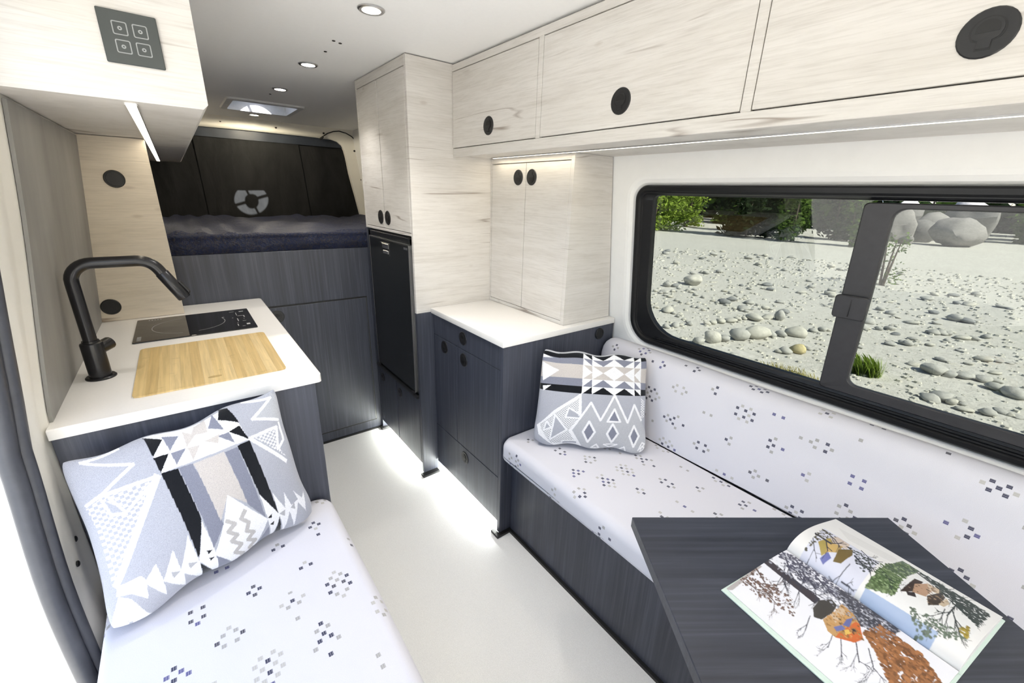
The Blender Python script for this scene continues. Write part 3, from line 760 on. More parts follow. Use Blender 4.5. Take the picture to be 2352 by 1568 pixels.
# ------------------------------------------------------------------ bed platform, mattress, curtain
bp = thing('bed_platform', (0.25, 3.3, 0), 'charcoal wood bed platform with a hatch door under the navy mattress', 'bed')
mb = MB(); mb.box(-0.31, 1.10, 2.410, 2.428, 0.010, 1.150); mb.box(-0.31, 1.50, 2.428, 4.30, 1.10, 1.148)
mb.build('front_panel', M['dark'], bp)
MB().box(0.255, 0.794, 2.4065, 2.4105, 0.066, 0.874, 0).build('door_reveal', M['black2'], bp)
d = MB().box(0.260, 0.787, 2.402, 2.4095, 0.074, 0.866).build('door', M['dark'], bp)
MB().box(0.7885, 0.7910, 2.4045, 2.4095, 0.074, 0.866, 0).build('hinge', M['hinge'], bp)
latch(d, (0.322, 2.402, 0.818), (0, -1, 0), r=0.034)
MB().box(-0.31, 0.820, 2.404, 2.412, 0.0, 0.011, 0).build('floor_trim_and_shade', M['black2'], bp)  # black strip stands in for the shadow gap under the panel

t = NT('navy_quilt'); c = t.coord()
n1 = t.noise(t.mapping(c, (1, 1, 0.6)), 16, 6, 0.65, 1.2); n2 = t.noise(c, 55, 4, 0.6, 2.0)
navy = t.principled(t.mix(t.ramp(n2, [(0.45, (0, 0, 0)), (0.62, (0.75, 0.75, 0.75))]), (0.020, 0.030, 0.085), (0.075, 0.068, 0.072)), 0.5, 0, 0.4, t.bump(t.math('ADD', n1, t.math('MULTIPLY', n2, 0.5)), 1.0, 0.06))
nx, prof = 90, []
for k in range(7): prof.append((2.414 + 0.003 * math.cos(k), 1.152 + 0.070 * k / 6))
for k in range(1, 6):
    a = math.radians(90 * k / 5); prof.append((2.436 - 0.022 * math.cos(a), 1.222 + 0.018 * math.sin(a)))
prof += [(2.436 + (4.28 - 2.436) * (k / 30), 1.240) for k in range(1, 31)]
loops = []
for i in range(nx):
    x = -0.30 + 1.80 * i / (nx - 1); L_ = []
    for j, (y, z) in enumerate(prof):
        w = 0.006 * math.sin(9 * x + 3 * y) + 0.005 * math.sin(23 * x - 7 * y) + 0.005 * math.sin(41 * x + 17 * z + 5 * math.sin(6 * x))
        if z >= 1.2399: L_.append((x, y, z + w * 1.3 - 0.02 * ((y - 2.43) / 1.9)))
        else: L_.append((x, y - abs(w) * 1.2 * (0.3 + (z - 1.152) * 6), z))
    loops.append(L_)
mb = MB(); mb.loft(loops, closed=False)
b0 = [(-0.30, 2.43, 1.151), (1.50, 2.43, 1.151), (1.50, 4.28, 1.151), (-0.30, 4.28, 1.151)]
mb.add(b0, [[0, 1, 2, 3]])
tag(mb.build('mattress', navy, smooth=60), 'navy quilted mattress on the raised charcoal platform', 'mattress')

# black rear curtain: top roll band, centre and side panels
t = NT('black_curtain'); c = t.coord(); n1 = t.noise(t.mapping(c, (3, 1, 1)), 3.2, 4, 0.6, 0.5)
blk = t.principled(t.ramp(n1, [(0.3, (0.012, 0.0125, 0.013)), (0.7, (0.022, 0.0225, 0.023))]), 0.75, 0, 0.15, t.bump(n1, 0.35, 0.03))
cu = thing('curtain', (0.614, 4.40, 1.10), 'black blackout curtain covering the rear doors above the bed', 'curtain')
def edge_x(z):
    zs = [0.6, 1.207, 1.40, 1.60, 1.74, 1.80, 1.84, 1.868, 1.90]; xs = [1.47, 1.449, 1.415, 1.376, 1.357, 1.345, 1.325, 1.29, 1.20]
    return float(np.interp(z, zs, xs)) + 0.03
def panel(name, fx0, fx1, y, fold, mat, z0=1.10, z1=1.905, nx_=24, nz_=22, hole=None):
    mb = MB(); V = []
    for j in range(nz_ + 1):
        z = z0 + (z1 - z0) * j / nz_
        a, b = fx0(z), fx1(z)
        for i in range(nx_ + 1):
            x = a + (b - a) * i / nx_
            V.append((x, y + fold * (math.sin(13 * x + 2.2 * z) * 0.6 + math.sin(29 * x - 5 * z) * 0.4), z))
    F = []
    for j in range(nz_):
        for i in range(nx_):
            cx = (V[j * (nx_ + 1) + i][0] + V[j * (nx_ + 1) + i + 1][0]) / 2; cz = (V[j * (nx_ + 1) + i][2] + V[(j + 1) * (nx_ + 1) + i][2]) / 2
            if hole and hole(cx, cz): continue
            F.append([j * (nx_ + 1) + i, j * (nx_ + 1) + i + 1, (j + 1) * (nx_ + 1) + i + 1, (j + 1) * (nx_ + 1) + i])
    mb.add(V, F); return mb.build(name, mat, cu, smooth=70)
panel('centre_panel', lambda z: 0.21 - 0.02 * (z - 1.5), lambda z: 0.98 - 0.06 * (z - 1.5), 4.392, 0.004, blk, nx_=40, nz_=30)
panel('side_panel', lambda z: 1.228 - edge_x(z), lambda z: 0.24 - 0.02 * (z - 1.5), 4.402, 0.008, blk)
panel('side_panel', lambda z: 0.95 - 0.06 * (z - 1.5), lambda z: edge_x(z), 4.402, 0.010, blk)
panel('roll_band', lambda z: 1.228 - edge_x(z), lambda z: edge_x(z), 4.384, 0.003, plain('curtain_band', (0.018, 0.024, 0.036), 0.5, nscale=12, var=0.2), z0=1.818, z1=1.905, nz_=4)
mb = MB()
cp = [(1.15, 4.34, 1.882), (1.165, 4.335, 1.90), (1.20, 4.325, 1.925), (1.25, 4.315, 1.945), (1.30, 4.31, 1.953), (1.36, 4.31, 1.942), (1.41, 4.315, 1.920), (1.44, 4.325, 1.895), (1.452, 4.33, 1.86)]
mb.tube(cp, 0.0045, 8); mb.tube([(1.135, 4.345, 1.872), (1.165, 4.335, 1.896)], 0.009, 10)
tag(mb.build('cable', M['black2'], smooth=60), 'thin black cable arching over the curtain corner at the rear', 'cable')

# roof vent and ceiling spotlights
rv = thing('roof_vent', (0.59, 3.62, Z_CEIL), 'square roof vent with smoked lid in the ceiling above the bed', 'roof vent')
mb = MB()
a0 = rrect(VX0 - 0.035, VX1 + 0.035, VY0 - 0.045, VY1 + 0.045, 0.03, 4); a1 = rrect(VX0 - 0.03, VX1 + 0.03, VY0 - 0.04, VY1 + 0.04, 0.03, 4); a2 = rrect(VX0 + 0.004, VX1 - 0.004, VY0 + 0.004, VY1 - 0.004, 0.015, 4)
mb.loft([[(x, y, Z_CEIL) for x, y in a0], [(x, y, Z_CEIL - 0.010) for x, y in a1], [(x, y, Z_CEIL - 0.012) for x, y in a2], [(x, y, Z_CEIL + 0.11) for x, y in a2]])
mb.build('frame', plain('vent_plastic', (0.70, 0.71, 0.72), 0.5), rv, smooth=40)
mb = MB(); mb.box(VX0 - 0.02, VX1 + 0.02, VY0 - 0.02, VY1 + 0.02, Z_CEIL + 0.11, Z_CEIL + 0.116, 0.001)
mb.build('lid', tinted_glass('smoked_lid', (0.92, 0.94, 0.96)), rv)
mb = MB(); FC = (0.59, 3.62); zf = Z_CEIL + 0.085      # shroud plate with the round fan opening
A = [2 * math.pi * k / 48 for k in range(48)]
sq = []
for a in A:
    cx_, sy_ = math.cos(a), math.sin(a); q = max(abs(cx_) / ((VX1 - VX0) / 2), abs(sy_) / ((VY1 - VY0) / 2)); sq.append((FC[0] + cx_ / q, FC[1] + sy_ / q))
ci = [(FC[0] + 0.128 * math.cos(a), FC[1] + 0.140 * math.sin(a)) for a in A]
mb.loft([[(x, y, zf + 0.02) for x, y in sq], [(x, y, zf) for x, y in sq], [(x, y, zf) for x, y in ci], [(x, y, zf + 0.02) for x, y in ci]])
mb.build('shroud', M['ceiling'], rv)
mb = MB(); mb.lathe([(0.046, -0.02), (0.050, -0.012), (0.050, 0.012)], (FC[0], FC[1], zf), n=24)
for k in range(4):
    a = math.radians(20 + 90 * k); d1 = Vector((math.cos(a), math.sin(a), 0)); n1 = Vector((-math.sin(a), math.cos(a), 0)) * 0.007; c0 = Vector((FC[0], FC[1], zf))
    mb.add([c0 + d1 * 0.04 - n1, c0 + d1 * 0.14 - n1, c0 + d1 * 0.14 + n1, c0 + d1 * 0.04 + n1] + [p + Vector((0, 0, 0.012)) for p in (c0 + d1 * 0.04 - n1, c0 + d1 * 0.14 - n1, c0 + d1 * 0.14 + n1, c0 + d1 * 0.04 + n1)], [[0, 1, 2, 3], [4, 5, 6, 7], [0, 1, 5, 4], [1, 2, 6, 5], [2, 3, 7, 6], [3, 0, 4, 7]])
mb.build('fan', plain('fan_white', (0.75, 0.77, 0.78), 0.4), rv)
for (x, y, lab, pw) in ((0.577, -0.855, 'added round ceiling spotlight at the front of the cabin, unseen, brightening the floor', 9), (0.577, -0.075, 'added round ceiling spotlight above the table, unseen, brightening the floor', 6), (0.577, 0.705, 'added round ceiling spotlight between the benches, unseen, brightening the floor', 10),  # these three lamps are added, unseen, to brighten floor and ceiling
                        (0.577, 1.485, 'round ceiling spotlight nearest to us', 10), (0.577, 2.265, 'round ceiling spotlight in front of the bed', 7),
                        (0.578, 2.907, 'round ceiling spotlight just before the roof vent', 9.0), (0.598, 4.03, 'round ceiling spotlight behind the roof vent', 9.0)):
    sl = thing('spotlight', (x, y, Z_CEIL), lab, 'ceiling light')
    MB().lathe([(0.040, 0.0), (0.040, -0.003), (0.036, -0.006), (0.028, -0.005), (0.028, 0.0)], (x, y, Z_CEIL), n=28).build('rim', M['metal'], sl, smooth=40)
    MB().lathe([(0.029, -0.0005), (0.029, -0.004), (0.02, -0.005)], (x, y, Z_CEIL), n=24).build('lens', M['downlight'], sl)
    ld = bpy.data.lights.new('spot_lamp', 'SPOT'); ld.energy = pw; ld.spot_size = math.radians(108 if y < 3.5 else 178); ld.spot_blend = 0.7 if y < 3.5 else 0.12; ld.shadow_soft_size = 0.025; ld.color = (1, 0.965, 0.915) if y < 3.5 else (1, 0.88, 0.66)
    lo2 = bpy.data.objects.new('spot_lamp', ld); COL.objects.link(lo2); lo2.parent = sl; lo2.location = (0, 0, -0.012)

BOOK_L = [(103, 584), (574, 291), (1942, 1256), (1495, 1807)]
BOOK_R = [(578, 280), (975, 14), (2310, 789), (1949, 1243)]

# ------------------------------------------------------------------ benches and cushions
def cushion(name, prof, y0, y1, label, puff=0.006, er=0.03, ny=46):
    """prof: closed (x,z) outline; extruded along y with softened ends; uv in metres."""
    P = [Vector((a, b)) for a, b in prof]; n = len(P)
    cx = sum(p.x for p in P) / n; cz = sum(p.y for p in P) / n
    s = [0.0]
    for i in range(n): s.append(s[-1] + (P[(i + 1) % n] - P[i]).length)
    ys = []
    for k in range(6): ys.append((y0 + er * (1 - math.cos(math.radians(18 * k))), 1 - math.sin(math.radians(18 * k))))
    for k in range(1, ny): ys.append((y0 + er + (y1 - y0 - 2 * er) * k / ny, 0))
    for k in range(5, -1, -1): ys.append((y1 - er * (1 - math.cos(math.radians(18 * k))), 1 - math.sin(math.radians(18 * k))))
    mb = MB(); V = []; UV = []
    for y, q in ys:
        for i in range(n + 1):
            p = P[i % n]; d = Vector((p.x - cx, p.y - cz)); L_ = max(1e-6, d.length)
            w = puff * math.sin(7.3 * y + 3 * s[i]) * 0.25
            p2 = p - d / L_ * (er * 0.75 * q) + d / L_ * w * (1 - q)
            V.append((p2.x, y, p2.y)); UV.append((s[i], y + 3.0))
    m = n + 1
    F = [[a * m + i, a * m + i + 1, (a + 1) * m + i + 1, (a + 1) * m + i] for a in range(len(ys) - 1) for i in range(n)]
    mb.add(V, F, 0, UV)
    for a in (0, len(ys) - 1):
        ring_ = [V[a * m + i] for i in range(n)]
        mb.add(ring_, [list(range(n))], 0, [(p[0], p[2] + 1.3) for p in ring_])
    o = mb.build(name, M['fabric'], smooth=60)
    return tag(o, label, 'cushion')
def rprof(x0, x1, z0, z1, r, n=6): return rrect(x0, x1, z0, z1, r, n)

rb = thing('bench', (1.25, 0.15, 0), 'charcoal wood bench box below the window', 'bench')
MB().box(0.962, 0.980, -0.60, 1.206, 0.012, 0.400).build('front_panel', M['dark'], rb)
MB().box(0.980, 1.53, -0.60, 1.206, 0.0, 0.398).build('box', M['dark'], rb)
MB().box(0.950, 0.966, -0.60, 1.194, 0.0, 0.013, 0).build('floor_trim_and_shade', M['black2'], rb)
cushion('seat_cushion', rprof(0.897, 1.412, 0.401, 0.500, [0.028, 0.010, 0.012, 0.034]), -0.60, 1.204, 'long white pixel-patterned seat cushion on the bench by the window')
bprof = [(1.412, 0.503), (1.560, 0.503), (1.562, 0.80), (1.556, 0.826), (1.542, 0.838), (1.518, 0.840), (1.492, 0.833), (1.474, 0.818), (1.462, 0.79), (1.450, 0.73), (1.432, 0.63), (1.416, 0.54)]
cushion('back_cushion', bprof, -0.60, 1.200, 'white pixel-patterned backrest cushion along the wall under the window')

lb = thing('bench', (-0.03, 0.6, 0), 'charcoal wood bench box beside the open side door', 'bench')
MB().box(-0.29, 0.20, 0.10, 1.268, 0.0, 0.400).build('box', M['dark'], lb)
MB().box(0.200, 0.218, 0.10, 1.268, 0.012, 0.400).build('front_panel', M['dark'], lb)
cushion('seat_cushion', rprof(-0.300, 0.243, 0.401, 0.500, [0.010, 0.028, 0.036, 0.022]), 0.09, 1.264, 'white pixel-patterned seat cushion in front of the galley cabinet')

# ------------------------------------------------------------------ printed patterns: a small polygon painter
def homography(src, dst):
    A = []; b = []
    for (x, y), (u, v) in zip(src, dst):
        A.append([x, y, 1, 0, 0, 0, -u * x, -u * y]); b.append(u); A.append([0, 0, 0, x, y, 1, -v * x, -v * y]); b.append(v)
    h = np.linalg.solve(np.array(A, float), np.array(b, float)); return np.append(h, 1).reshape(3, 3)
class Canvas:
    def __init__(self, w, h, bg, corners=None):
        self.w, self.h = w, h; self.a = np.zeros((h, w, 3)); self.a[:] = bg
        self.H = homography(corners, [(0, 1), (1, 1), (1, 0), (0, 0)]) if corners else None      # corners: tl, tr, br, bl
    def T(self, pts):
        p = np.array(pts, float)
        if self.H is not None:
            q = np.c_[p, np.ones(len(p))] @ self.H.T; p = q[:, :2] / q[:, 2:]
        return np.c_[p[:, 0] * self.w, p[:, 1] * self.h]
    def mask(self, P):
        x0, x1 = int(max(0, math.floor(P[:, 0].min()))), int(min(self.w, math.ceil(P[:, 0].max()) + 1))
        y0, y1 = int(max(0, math.floor(P[:, 1].min()))), int(min(self.h, math.ceil(P[:, 1].max()) + 1))
        if x1 <= x0 or y1 <= y0: return None
        X, Y = np.meshgrid(np.arange(x0, x1) + 0.5, np.arange(y0, y1) + 0.5); ins = np.zeros(X.shape, bool)
        n = len(P)
        for i in range(n):
            xa, ya = P[i]; xb, yb = P[(i + 1) % n]
            if ya == yb: continue
            c = ((ya > Y) != (yb > Y)) & (X < (xb - xa) * (Y - ya) / (yb - ya) + xa); ins ^= c
        return (slice(y0, y1), slice(x0, x1)), ins
    def poly(self, pts, col, where=None):
        r = self.mask(self.T(pts))
        if r is None: return
        sl, ins = r
        if where is not None: ins = ins & where[sl]
        self.a[sl][ins] = col
    def line(self, pts, w, col, closed=False):
        pts = [Vector(p) for p in pts]
        if closed: pts = pts + [pts[0]]
        for a, b in zip(pts, pts[1:]):
            d = (b - a); L_ = d.length
            if L_ < 1e-6: continue
            d /= L_; nrm = Vector((-d.y, d.x)) * w / 2; e = d * w * 0.3
            self.poly([a - e + nrm, b + e + nrm, b + e - nrm, a - e - nrm], col)
    def checker(self, pts, c1, c2, size):
        Y, X = np.mgrid[0:self.h, 0:self.w]
        ch = ((X // size + Y // size) % 2) == 0
        self.poly(pts, c1); self.poly(pts, c2, ch)
    def blobs(self, pts, col, n, r, rng, jit=0.3):
        P = self.T(pts); m = self.mask(P)
        if m is None: return
        sl, ins = m; idx = np.argwhere(ins)
        if len(idx) == 0: return
        Y, X = np.mgrid[0:self.h, 0:self.w]
        for k in rng.integers(0, len(idx), n):
            y, x = idx[k][0] + sl[0].start, idx[k][1] + sl[1].start
            rr = r * (0.4 + rng.random()); x0, x1, y0, y1 = int(max(0, x - rr - 1)), int(x + rr + 2), int(max(0, y - rr - 1)), int(y + rr + 2)
            sub = (Y[y0:y1, x0:x1] - y) ** 2 * (0.5 + rng.random()) + (X[y0:y1, x0:x1] - x) ** 2 * (0.5 + rng.random()) < rr * rr
            self.a[y0:y1, x0:x1][sub] = np.clip(np.array(col) * (1 + (rng.random() - 0.5) * 2 * jit), 0, 1)
    def branch(self, p, ang, L_, w, depth, col, rng):
        p = Vector(p); q = p + Vector((math.cos(ang), math.sin(ang))) * L_
        self.line([p, q], w, col)
        if depth > 0:
            for k in range(2 + int(rng.random() < 0.5)):
                t_ = 0.45 + 0.55 * rng.random()
                self.branch(p + (q - p) * t_, ang + (rng.random() - 0.5) * 1.9, L_ * (0.5 + 0.25 * rng.random()), w * 0.62, depth - 1, col, rng)
    def blur(self, n=1, gain=1.0):
        for _ in range(n):
            p = np.pad(self.a, ((1, 1), (1, 1), (0, 0)), 'edge')
            self.a = (p[:-2, 1:-1] + p[2:, 1:-1] + p[1:-1, :-2] + p[1:-1, 2:] + 2 * p[1:-1, 1:-1]) / 6
        self.a = np.clip(self.a * gain, 0, 1)
    def sample(self, u, v):
        x = np.clip((u * self.w).astype(int), 0, self.w - 1); y = np.clip((v * self.h).astype(int), 0, self.h - 1)
        return self.a[y, x]

WHT, LG, MG, BLK, BGE = (0.86, 0.86, 0.87), (0.42, 0.43, 0.48), (0.23, 0.24, 0.30), (0.006, 0.007, 0.010), (0.56, 0.52, 0.49)
LG2 = (0.48, 0.49, 0.52)

def pillow(name, tl, tr, br, bl, canvas, label, thick=0.075, N=330, back_n=None, sag=0.02):
    tl, tr, br, bl = [np.array(p, float) for p in (tl, tr, br, bl)]
    g = np.linspace(0, 1, N + 1); U, Vv = np.meshgrid(g, g)          # v: 0 bottom .. 1 top
    P = ((1 - U) * (1 - Vv))[..., None] * bl + (U * (1 - Vv))[..., None] * br + ((1 - U) * Vv)[..., None] * tl + (U * Vv)[..., None] * tr
    nrm = np.cross(br - bl, tl - bl); nrm /= np.linalg.norm(nrm)
    ue = (br - bl) / np.linalg.norm(br - bl); ve = (tl - bl) / np.linalg.norm(tl - bl)
    cu_, cv = 2 * U - 1, 2 * Vv - 1
    env = np.clip((1 - cu_ ** 2) * (1 - cv ** 2), 0, 1)
    bul = thick * (env ** 0.42) * (0.80 + 0.12 * np.sin(3.1 * U + 1.0) + 0.10 * np.sin(4.2 * Vv + 0.5))
    rip = 0.004 * np.sin(16 * U + 5 * Vv) * (np.abs(cv) ** 6) + 0.004 * np.sin(14 * Vv) * (np.abs(cu_) ** 6)
    rc = 0.013 * (np.abs(cu_) * np.abs(cv)) ** 7                       # rounded corners
    P = P - (rc * np.sign(cu_))[..., None] * ue - (rc * np.sign(cv))[..., None] * ve
    # edges draw in between the corners
    P = P - (sag * np.sign(cu_) * np.abs(cu_) ** 3 * (1 - cv ** 2))[..., None] * ue - (sag * np.sign(cv) * np.abs(cv) ** 3 * (1 - cu_ ** 2))[..., None] * ve
    edge_w = 0.006 * np.sin(17 * U + 2) * np.abs(cv) ** 4 + 0.005 * np.sin(15 * Vv) * np.abs(cu_) ** 4
    F1 = P + (bul + rip)[..., None] * nrm + edge_w[..., None] * ve
    F2 = P - (bul * 0.75)[..., None] * nrm + edge_w[..., None] * ve
    base = (np.array([*(F1.reshape(-1, 3).mean(0)[:2]), min(F1[..., 2].min(), F2[..., 2].min())]))
    pts = np.vstack([F1.reshape(-1, 3), F2.reshape(-1, 3)]) - base
    m = N + 1; idx = np.arange(m * m).reshape(m, m)
    q1 = np.stack([idx[:-1, :-1], idx[:-1, 1:], idx[1:, 1:], idx[1:, :-1]], -1).reshape(-1, 4)
    q2 = (q1 + m * m)[:, ::-1]
    me = bpy.data.meshes.new(name); me.from_pydata(pts.tolist(), [], np.vstack([q1, q2]).tolist())
    col = canvas.sample(U.ravel(), Vv.ravel()); bcol = np.tile(np.array(LG), (m * m, 1))
    rgba = np.ones((2 * m * m, 4)); rgba[:m * m, :3] = col; rgba[m * m:, :3] = bcol
    at = me.color_attributes.new('print', 'FLOAT_COLOR', 'POINT'); at.data.foreach_set('color', rgba.ravel().astype(np.float32))
    me.polygons.foreach_set('use_smooth', [True] * len(me.polygons)); me.materials.append(M['wool']); me.update()
    o = bpy.data.objects.new(name, me); o.location = base; COL.objects.link(o)
    return tag(o, label, 'pillow')

# pillow on the window bench
c = Canvas(620, 620, LG, [(125, 125), (1492, 215), (1450, 1490), (60, 1350)])
bands = [(125, 165, LG2), (165, 228, BLK), (228, 305, MG), (305, 482, BGE), (482, 578, MG), (578, 668, BLK)]
sl_ = 0.055
def by(x, y): return (x, y + (x - 400) * sl_ + (0.02 * (x - 400) if y > 300 else 0))
for (a, b, col) in bands: c.poly([by(100, a), by(1520, a), by(1520, b), by(100, b)], col)
cols = [(635, 755, 0.5), (755, 1030, 1), (1030, 1300, 1), (1300, 1400, 0.5)]
c.poly([by(640, 165), by(1402, 165), by(1390, 668), by(632, 668)], WHT)
for (xa, xb, full) in cols:
    xm = (xa + xb) / 2
    for (a, b, col, down) in ((165, 228, BLK, 1), (228, 305, MG, 1), (305, 393, BGE, 1), (393, 482, BGE, 0), (482, 578, MG, 0), (578, 668, BLK, 0)):
        if full == 1: tri = [(xa + 4, a), (xb - 4, a), (xm, b)] if down else [(xa + 4, b), (xb - 4, b), (xm, a)]
        elif xa < 700: tri = [(xa + 6, a), (xb, a), (xb, b)] if down else [(xa + 6, b), (xb, b), (xb, a)]
        else: tri = [(xa, a), (xb - 6, a), (xa, b)] if down else [(xa, b), (xb - 6, b), (xa, a)]
        c.poly([by(*p) for p in tri], col)
for xx in (755, 1300): c.line([by(xx, 165), by(xx, 668)], 5, WHT)
c.poly([(120, 290), (345, 388), (140, 520)], WHT); c.poly([(120, 200), (260, 232), (125, 245)], WHT); c.poly([(140, 590), (250, 582), (150, 665)], WHT)
# lower field
c.poly([(520, 1160), (750, 790), (870, 1040), (1040, 705), (1210, 1070), (1300, 840), (1400, 1030), (1460, 1200), (1460, 1495), (640, 1395)], LG2)
c.poly([(632, 680), (300, 900), (100, 1100), (130, 1240), (340, 1375), (640, 1395), (510, 1160), (640, 980)], WHT)
c.checker([(612, 740), (330, 925), (140, 1080), (170, 1180), (290, 1330), (590, 1370), (490, 1165), (612, 990)], WHT, (0.40, 0.41, 0.43), 7)
for tri in ([(320, 950), (470, 1155), (275, 1285)], [(485, 865), (630, 955), (620, 1000), (450, 985)], [(220, 1040), (280, 1120), (190, 1170)], [(420, 1320), (600, 1325), (600, 1375), (420, 1375)]):
    c.poly(tri, LG); c.line(tri, 20, WHT, True)
c.line([(612, 700), (612, 960)], 24, WHT)
c.line([(640, 1395), (520, 1160), (750, 800), (870, 1030), (1040, 715), (1210, 1065), (1300, 850), (1400, 1040)], 26, WHT)
for (x, y, w, h) in ((735, 1180, 72, 140), (1022, 1210, 68, 130), (1296, 1248, 62, 140)):
    c.poly([(x, y - h), (x + w, y), (x - 10, y + h), (x - w, y)], MG); c.line([(x, y - h), (x + w, y), (x - 10, y + h), (x - w, y)], 26, WHT, True)
c.poly([(1040, 890), (1115, 1055), (955, 1045)], MG); c.line([(1040, 890), (1115, 1055), (955, 1045)], 24, WHT, True)
for tri in ([(770, 1395), (830, 1350), (865, 1410)], [(920, 1365), (1080, 1375), (990, 1425)], [(1100, 1450), (1170, 1400), (1190, 1470)], [(1350, 1440), (1400, 1350), (1440, 1380)], [(1400, 1400), (1450, 1440), (1380, 1480)]): c.line(tri, 18, WHT, True)
c.checker([(1395, 760), (1445, 830), (1445, 1000), (1395, 1020)], WHT, LG, 7)
pillow('throw_pillow', (1.078, 1.182, 0.872), (1.432, 0.928, 0.848), (1.299, 0.787, 0.508), (0.978, 1.106, 0.508), c, 'grey and black geometric throw pillow in the corner of the window bench', thick=0.055, sag=0.008)

# pillow against the galley cabinet
c = Canvas(620, 620, LG, [(30, 500), (1412, 35), (1665, 800), (385, 1548)])
c.poly([(590, 320), (1110, 150), (1220, 345), (680, 550)], WHT)
for p in ([(590, 320), (705, 330), (640, 450)], [(640, 455), (735, 425), (680, 550)], [(680, 550), (782, 520), (908, 810), (903, 1065)], [(915, 1100), (1075, 1215), (990, 1280)],
          [(1040, 220), (1060, 150), (1110, 150), (1170, 245)], [(1100, 300), (1168, 262), (1222, 345)], [(1145, 385), (1222, 350), (1396, 797), (1265, 672)], [(1405, 820), (1456, 990), (1390, 1040)]): c.poly(p, BLK)
for p in ([(703, 312), (800, 300), (742, 412)], [(745, 425), (838, 390), (778, 497)], [(975, 265), (1010, 175), (1072, 285)], [(1030, 325), (1100, 300), (1132, 368)],
          [(785, 517), (872, 490), (1042, 850), (990, 1000), (912, 808)], [(1066, 425), (1145, 392), (1312, 822), (1190, 730)], [(1010, 1050), (1147, 1120), (1142, 1190), (1075, 1215)], [(1340, 890), (1392, 1038), (1305, 1090), (1290, 1010)]): c.poly(p, MG)
for p in ([(820, 265), (897, 300), (842, 385)], [(845, 390), (922, 372), (877, 472)], [(890, 235), (962, 195), (972, 290), (870, 302)], [(945, 350), (1042, 310), (1032, 368)], [(875, 490), (1062, 420), (1187, 722), (1065, 680), (1025, 832)], [(1147, 1125), (1305, 1030), (1310, 1090), (1150, 1190)]): c.poly(p, BGE)
c.poly([(1065, 675), (1328, 832), (1260, 1110), (1210, 1140), (1000, 1050), (1040, 860)], WHT)
c.line([(1172, 770), (1150, 820), (1200, 845), (1190, 900), (1240, 912), (1207, 960), (1265, 975), (1230, 1020), (1275, 1035)], 26, (0.50, 0.48, 0.46))
c.line([(1060, 832), (1112, 850), (1072, 900), (1132, 920), (1100, 962), (1167, 985), (1132, 1040), (1200, 1055), (1167, 1100)], 26, (0.50, 0.48, 0.46))
c.poly([(385, 1235), (540, 1160), (575, 1185), (630, 1085), (690, 1190), (735, 1000), (795, 1130), (825, 915), (900, 1070), (912, 1090), (962, 1222), (820, 1160), (852, 1255), (690, 1195), (727, 1288), (580, 1210), (600, 1300), (490, 1275), (385, 1300)], WHT)
c.poly([(910, 830), (1000, 1020), (1072, 1215), (915, 1092), (905, 1062)], WHT)
c.poly([(1265, 672), (1395, 795), (1352, 662), (1440, 760), (1430, 652), (1482, 740), (1530, 700), (1498, 640), (1562, 690), (1578, 640), (1590, 780), (1530, 720), (1512, 878), (1470, 780), (1452, 935), (1405, 812), (1386, 988), (1325, 832)], WHT)
for p in ([(945, 1015), (982, 1012), (960, 1042)], [(968, 1068), (1002, 1062), (982, 1090)], [(1325, 825), (1350, 798), (1352, 828)], [(1345, 875), (1372, 850), (1372, 880)]): c.poly(p, BLK)
for p in ([(835, 1090), (897, 1088), (857, 1132)], [(735, 1140), (792, 1140), (752, 1187)], [(1400, 800), (1440, 770), (1440, 815)], [(1478, 760), (1500, 722), (1512, 765)]): c.poly(p, (0.45, 0.45, 0.47))
# left corner motif
c.line([(430, 372), (175, 490), (515, 490), (300, 682), (180, 760)], 20, WHT)
c.checker([(300, 700), (650, 585), (350, 1225), (250, 930), (180, 780)], WHT, LG, 11)
c.poly([(310, 720), (430, 770), (440, 800), (350, 810)], LG); c.line([(280, 700), (350, 812), (455, 795)], 20, WHT)
c.line([(300, 690), (660, 566)], 22, WHT); c.line([(655, 570), (375, 1230)], 44, WHT)
c.line([(330, 690), (450, 790), (640, 590)], 18, WHT)
c.poly([(400, 1300), (490, 1310), (600, 1385), (740, 1420), (470, 1560), (370, 1560)], WHT)
c.checker([(480, 1450), (640, 1440), (520, 1520)], WHT, LG, 10)
# right corner motif
c.checker([(1250, 330), (1410, 260), (1420, 390), (1470, 440)], WHT, LG, 9)
c.line([(1240, 332), (1412, 258), (1412, 392)], 18, WHT); c.line([(1225, 340), (1465, 465)], 24, WHT)
c.poly([(1380, 60), (1430, 90), (1440, 220), (1270, 215)], LG2); c.line([(1250, 225), (1375, 95), (1200, 110)], 18, WHT); c.line([(1260, 222), (1430, 215)], 16, WHT); c.line([(1430, 230), (1460, 330), (1420, 390)], 16, WHT)
pillow('throw_pillow', (-0.308, 1.213, 0.868), (0.136, 1.235, 0.932), (0.180, 1.173, 0.514), (-0.280, 1.028, 0.513), c, 'large grey and black geometric throw pillow leaning on the galley cabinet', thick=0.07, sag=0.018)

# ------------------------------------------------------------------ table and open book
TA = math.atan2(0.091 - 0.467, 1.278 - 0.752)
tb = thing('table', (0.752, 0.467, 0), 'charcoal wood table top with the open book on it', 'table', rotz=TA)
MB().box(0.0, 0.647, -0.78, 0.0, 0.692, 0.720, 0.0015).build('table_top', M['dark_table'], tb, local=True)
MB().lathe([(0.13, 0.0), (0.13, 0.008), (0.06, 0.012), (0.035, 0.03), (0.033, 0.66), (0.09, 0.672), (0.09, 0.692)], (0.30, -0.48, 0), n=28).build('pedestal', M['matteblack'], tb, local=True, smooth=35)

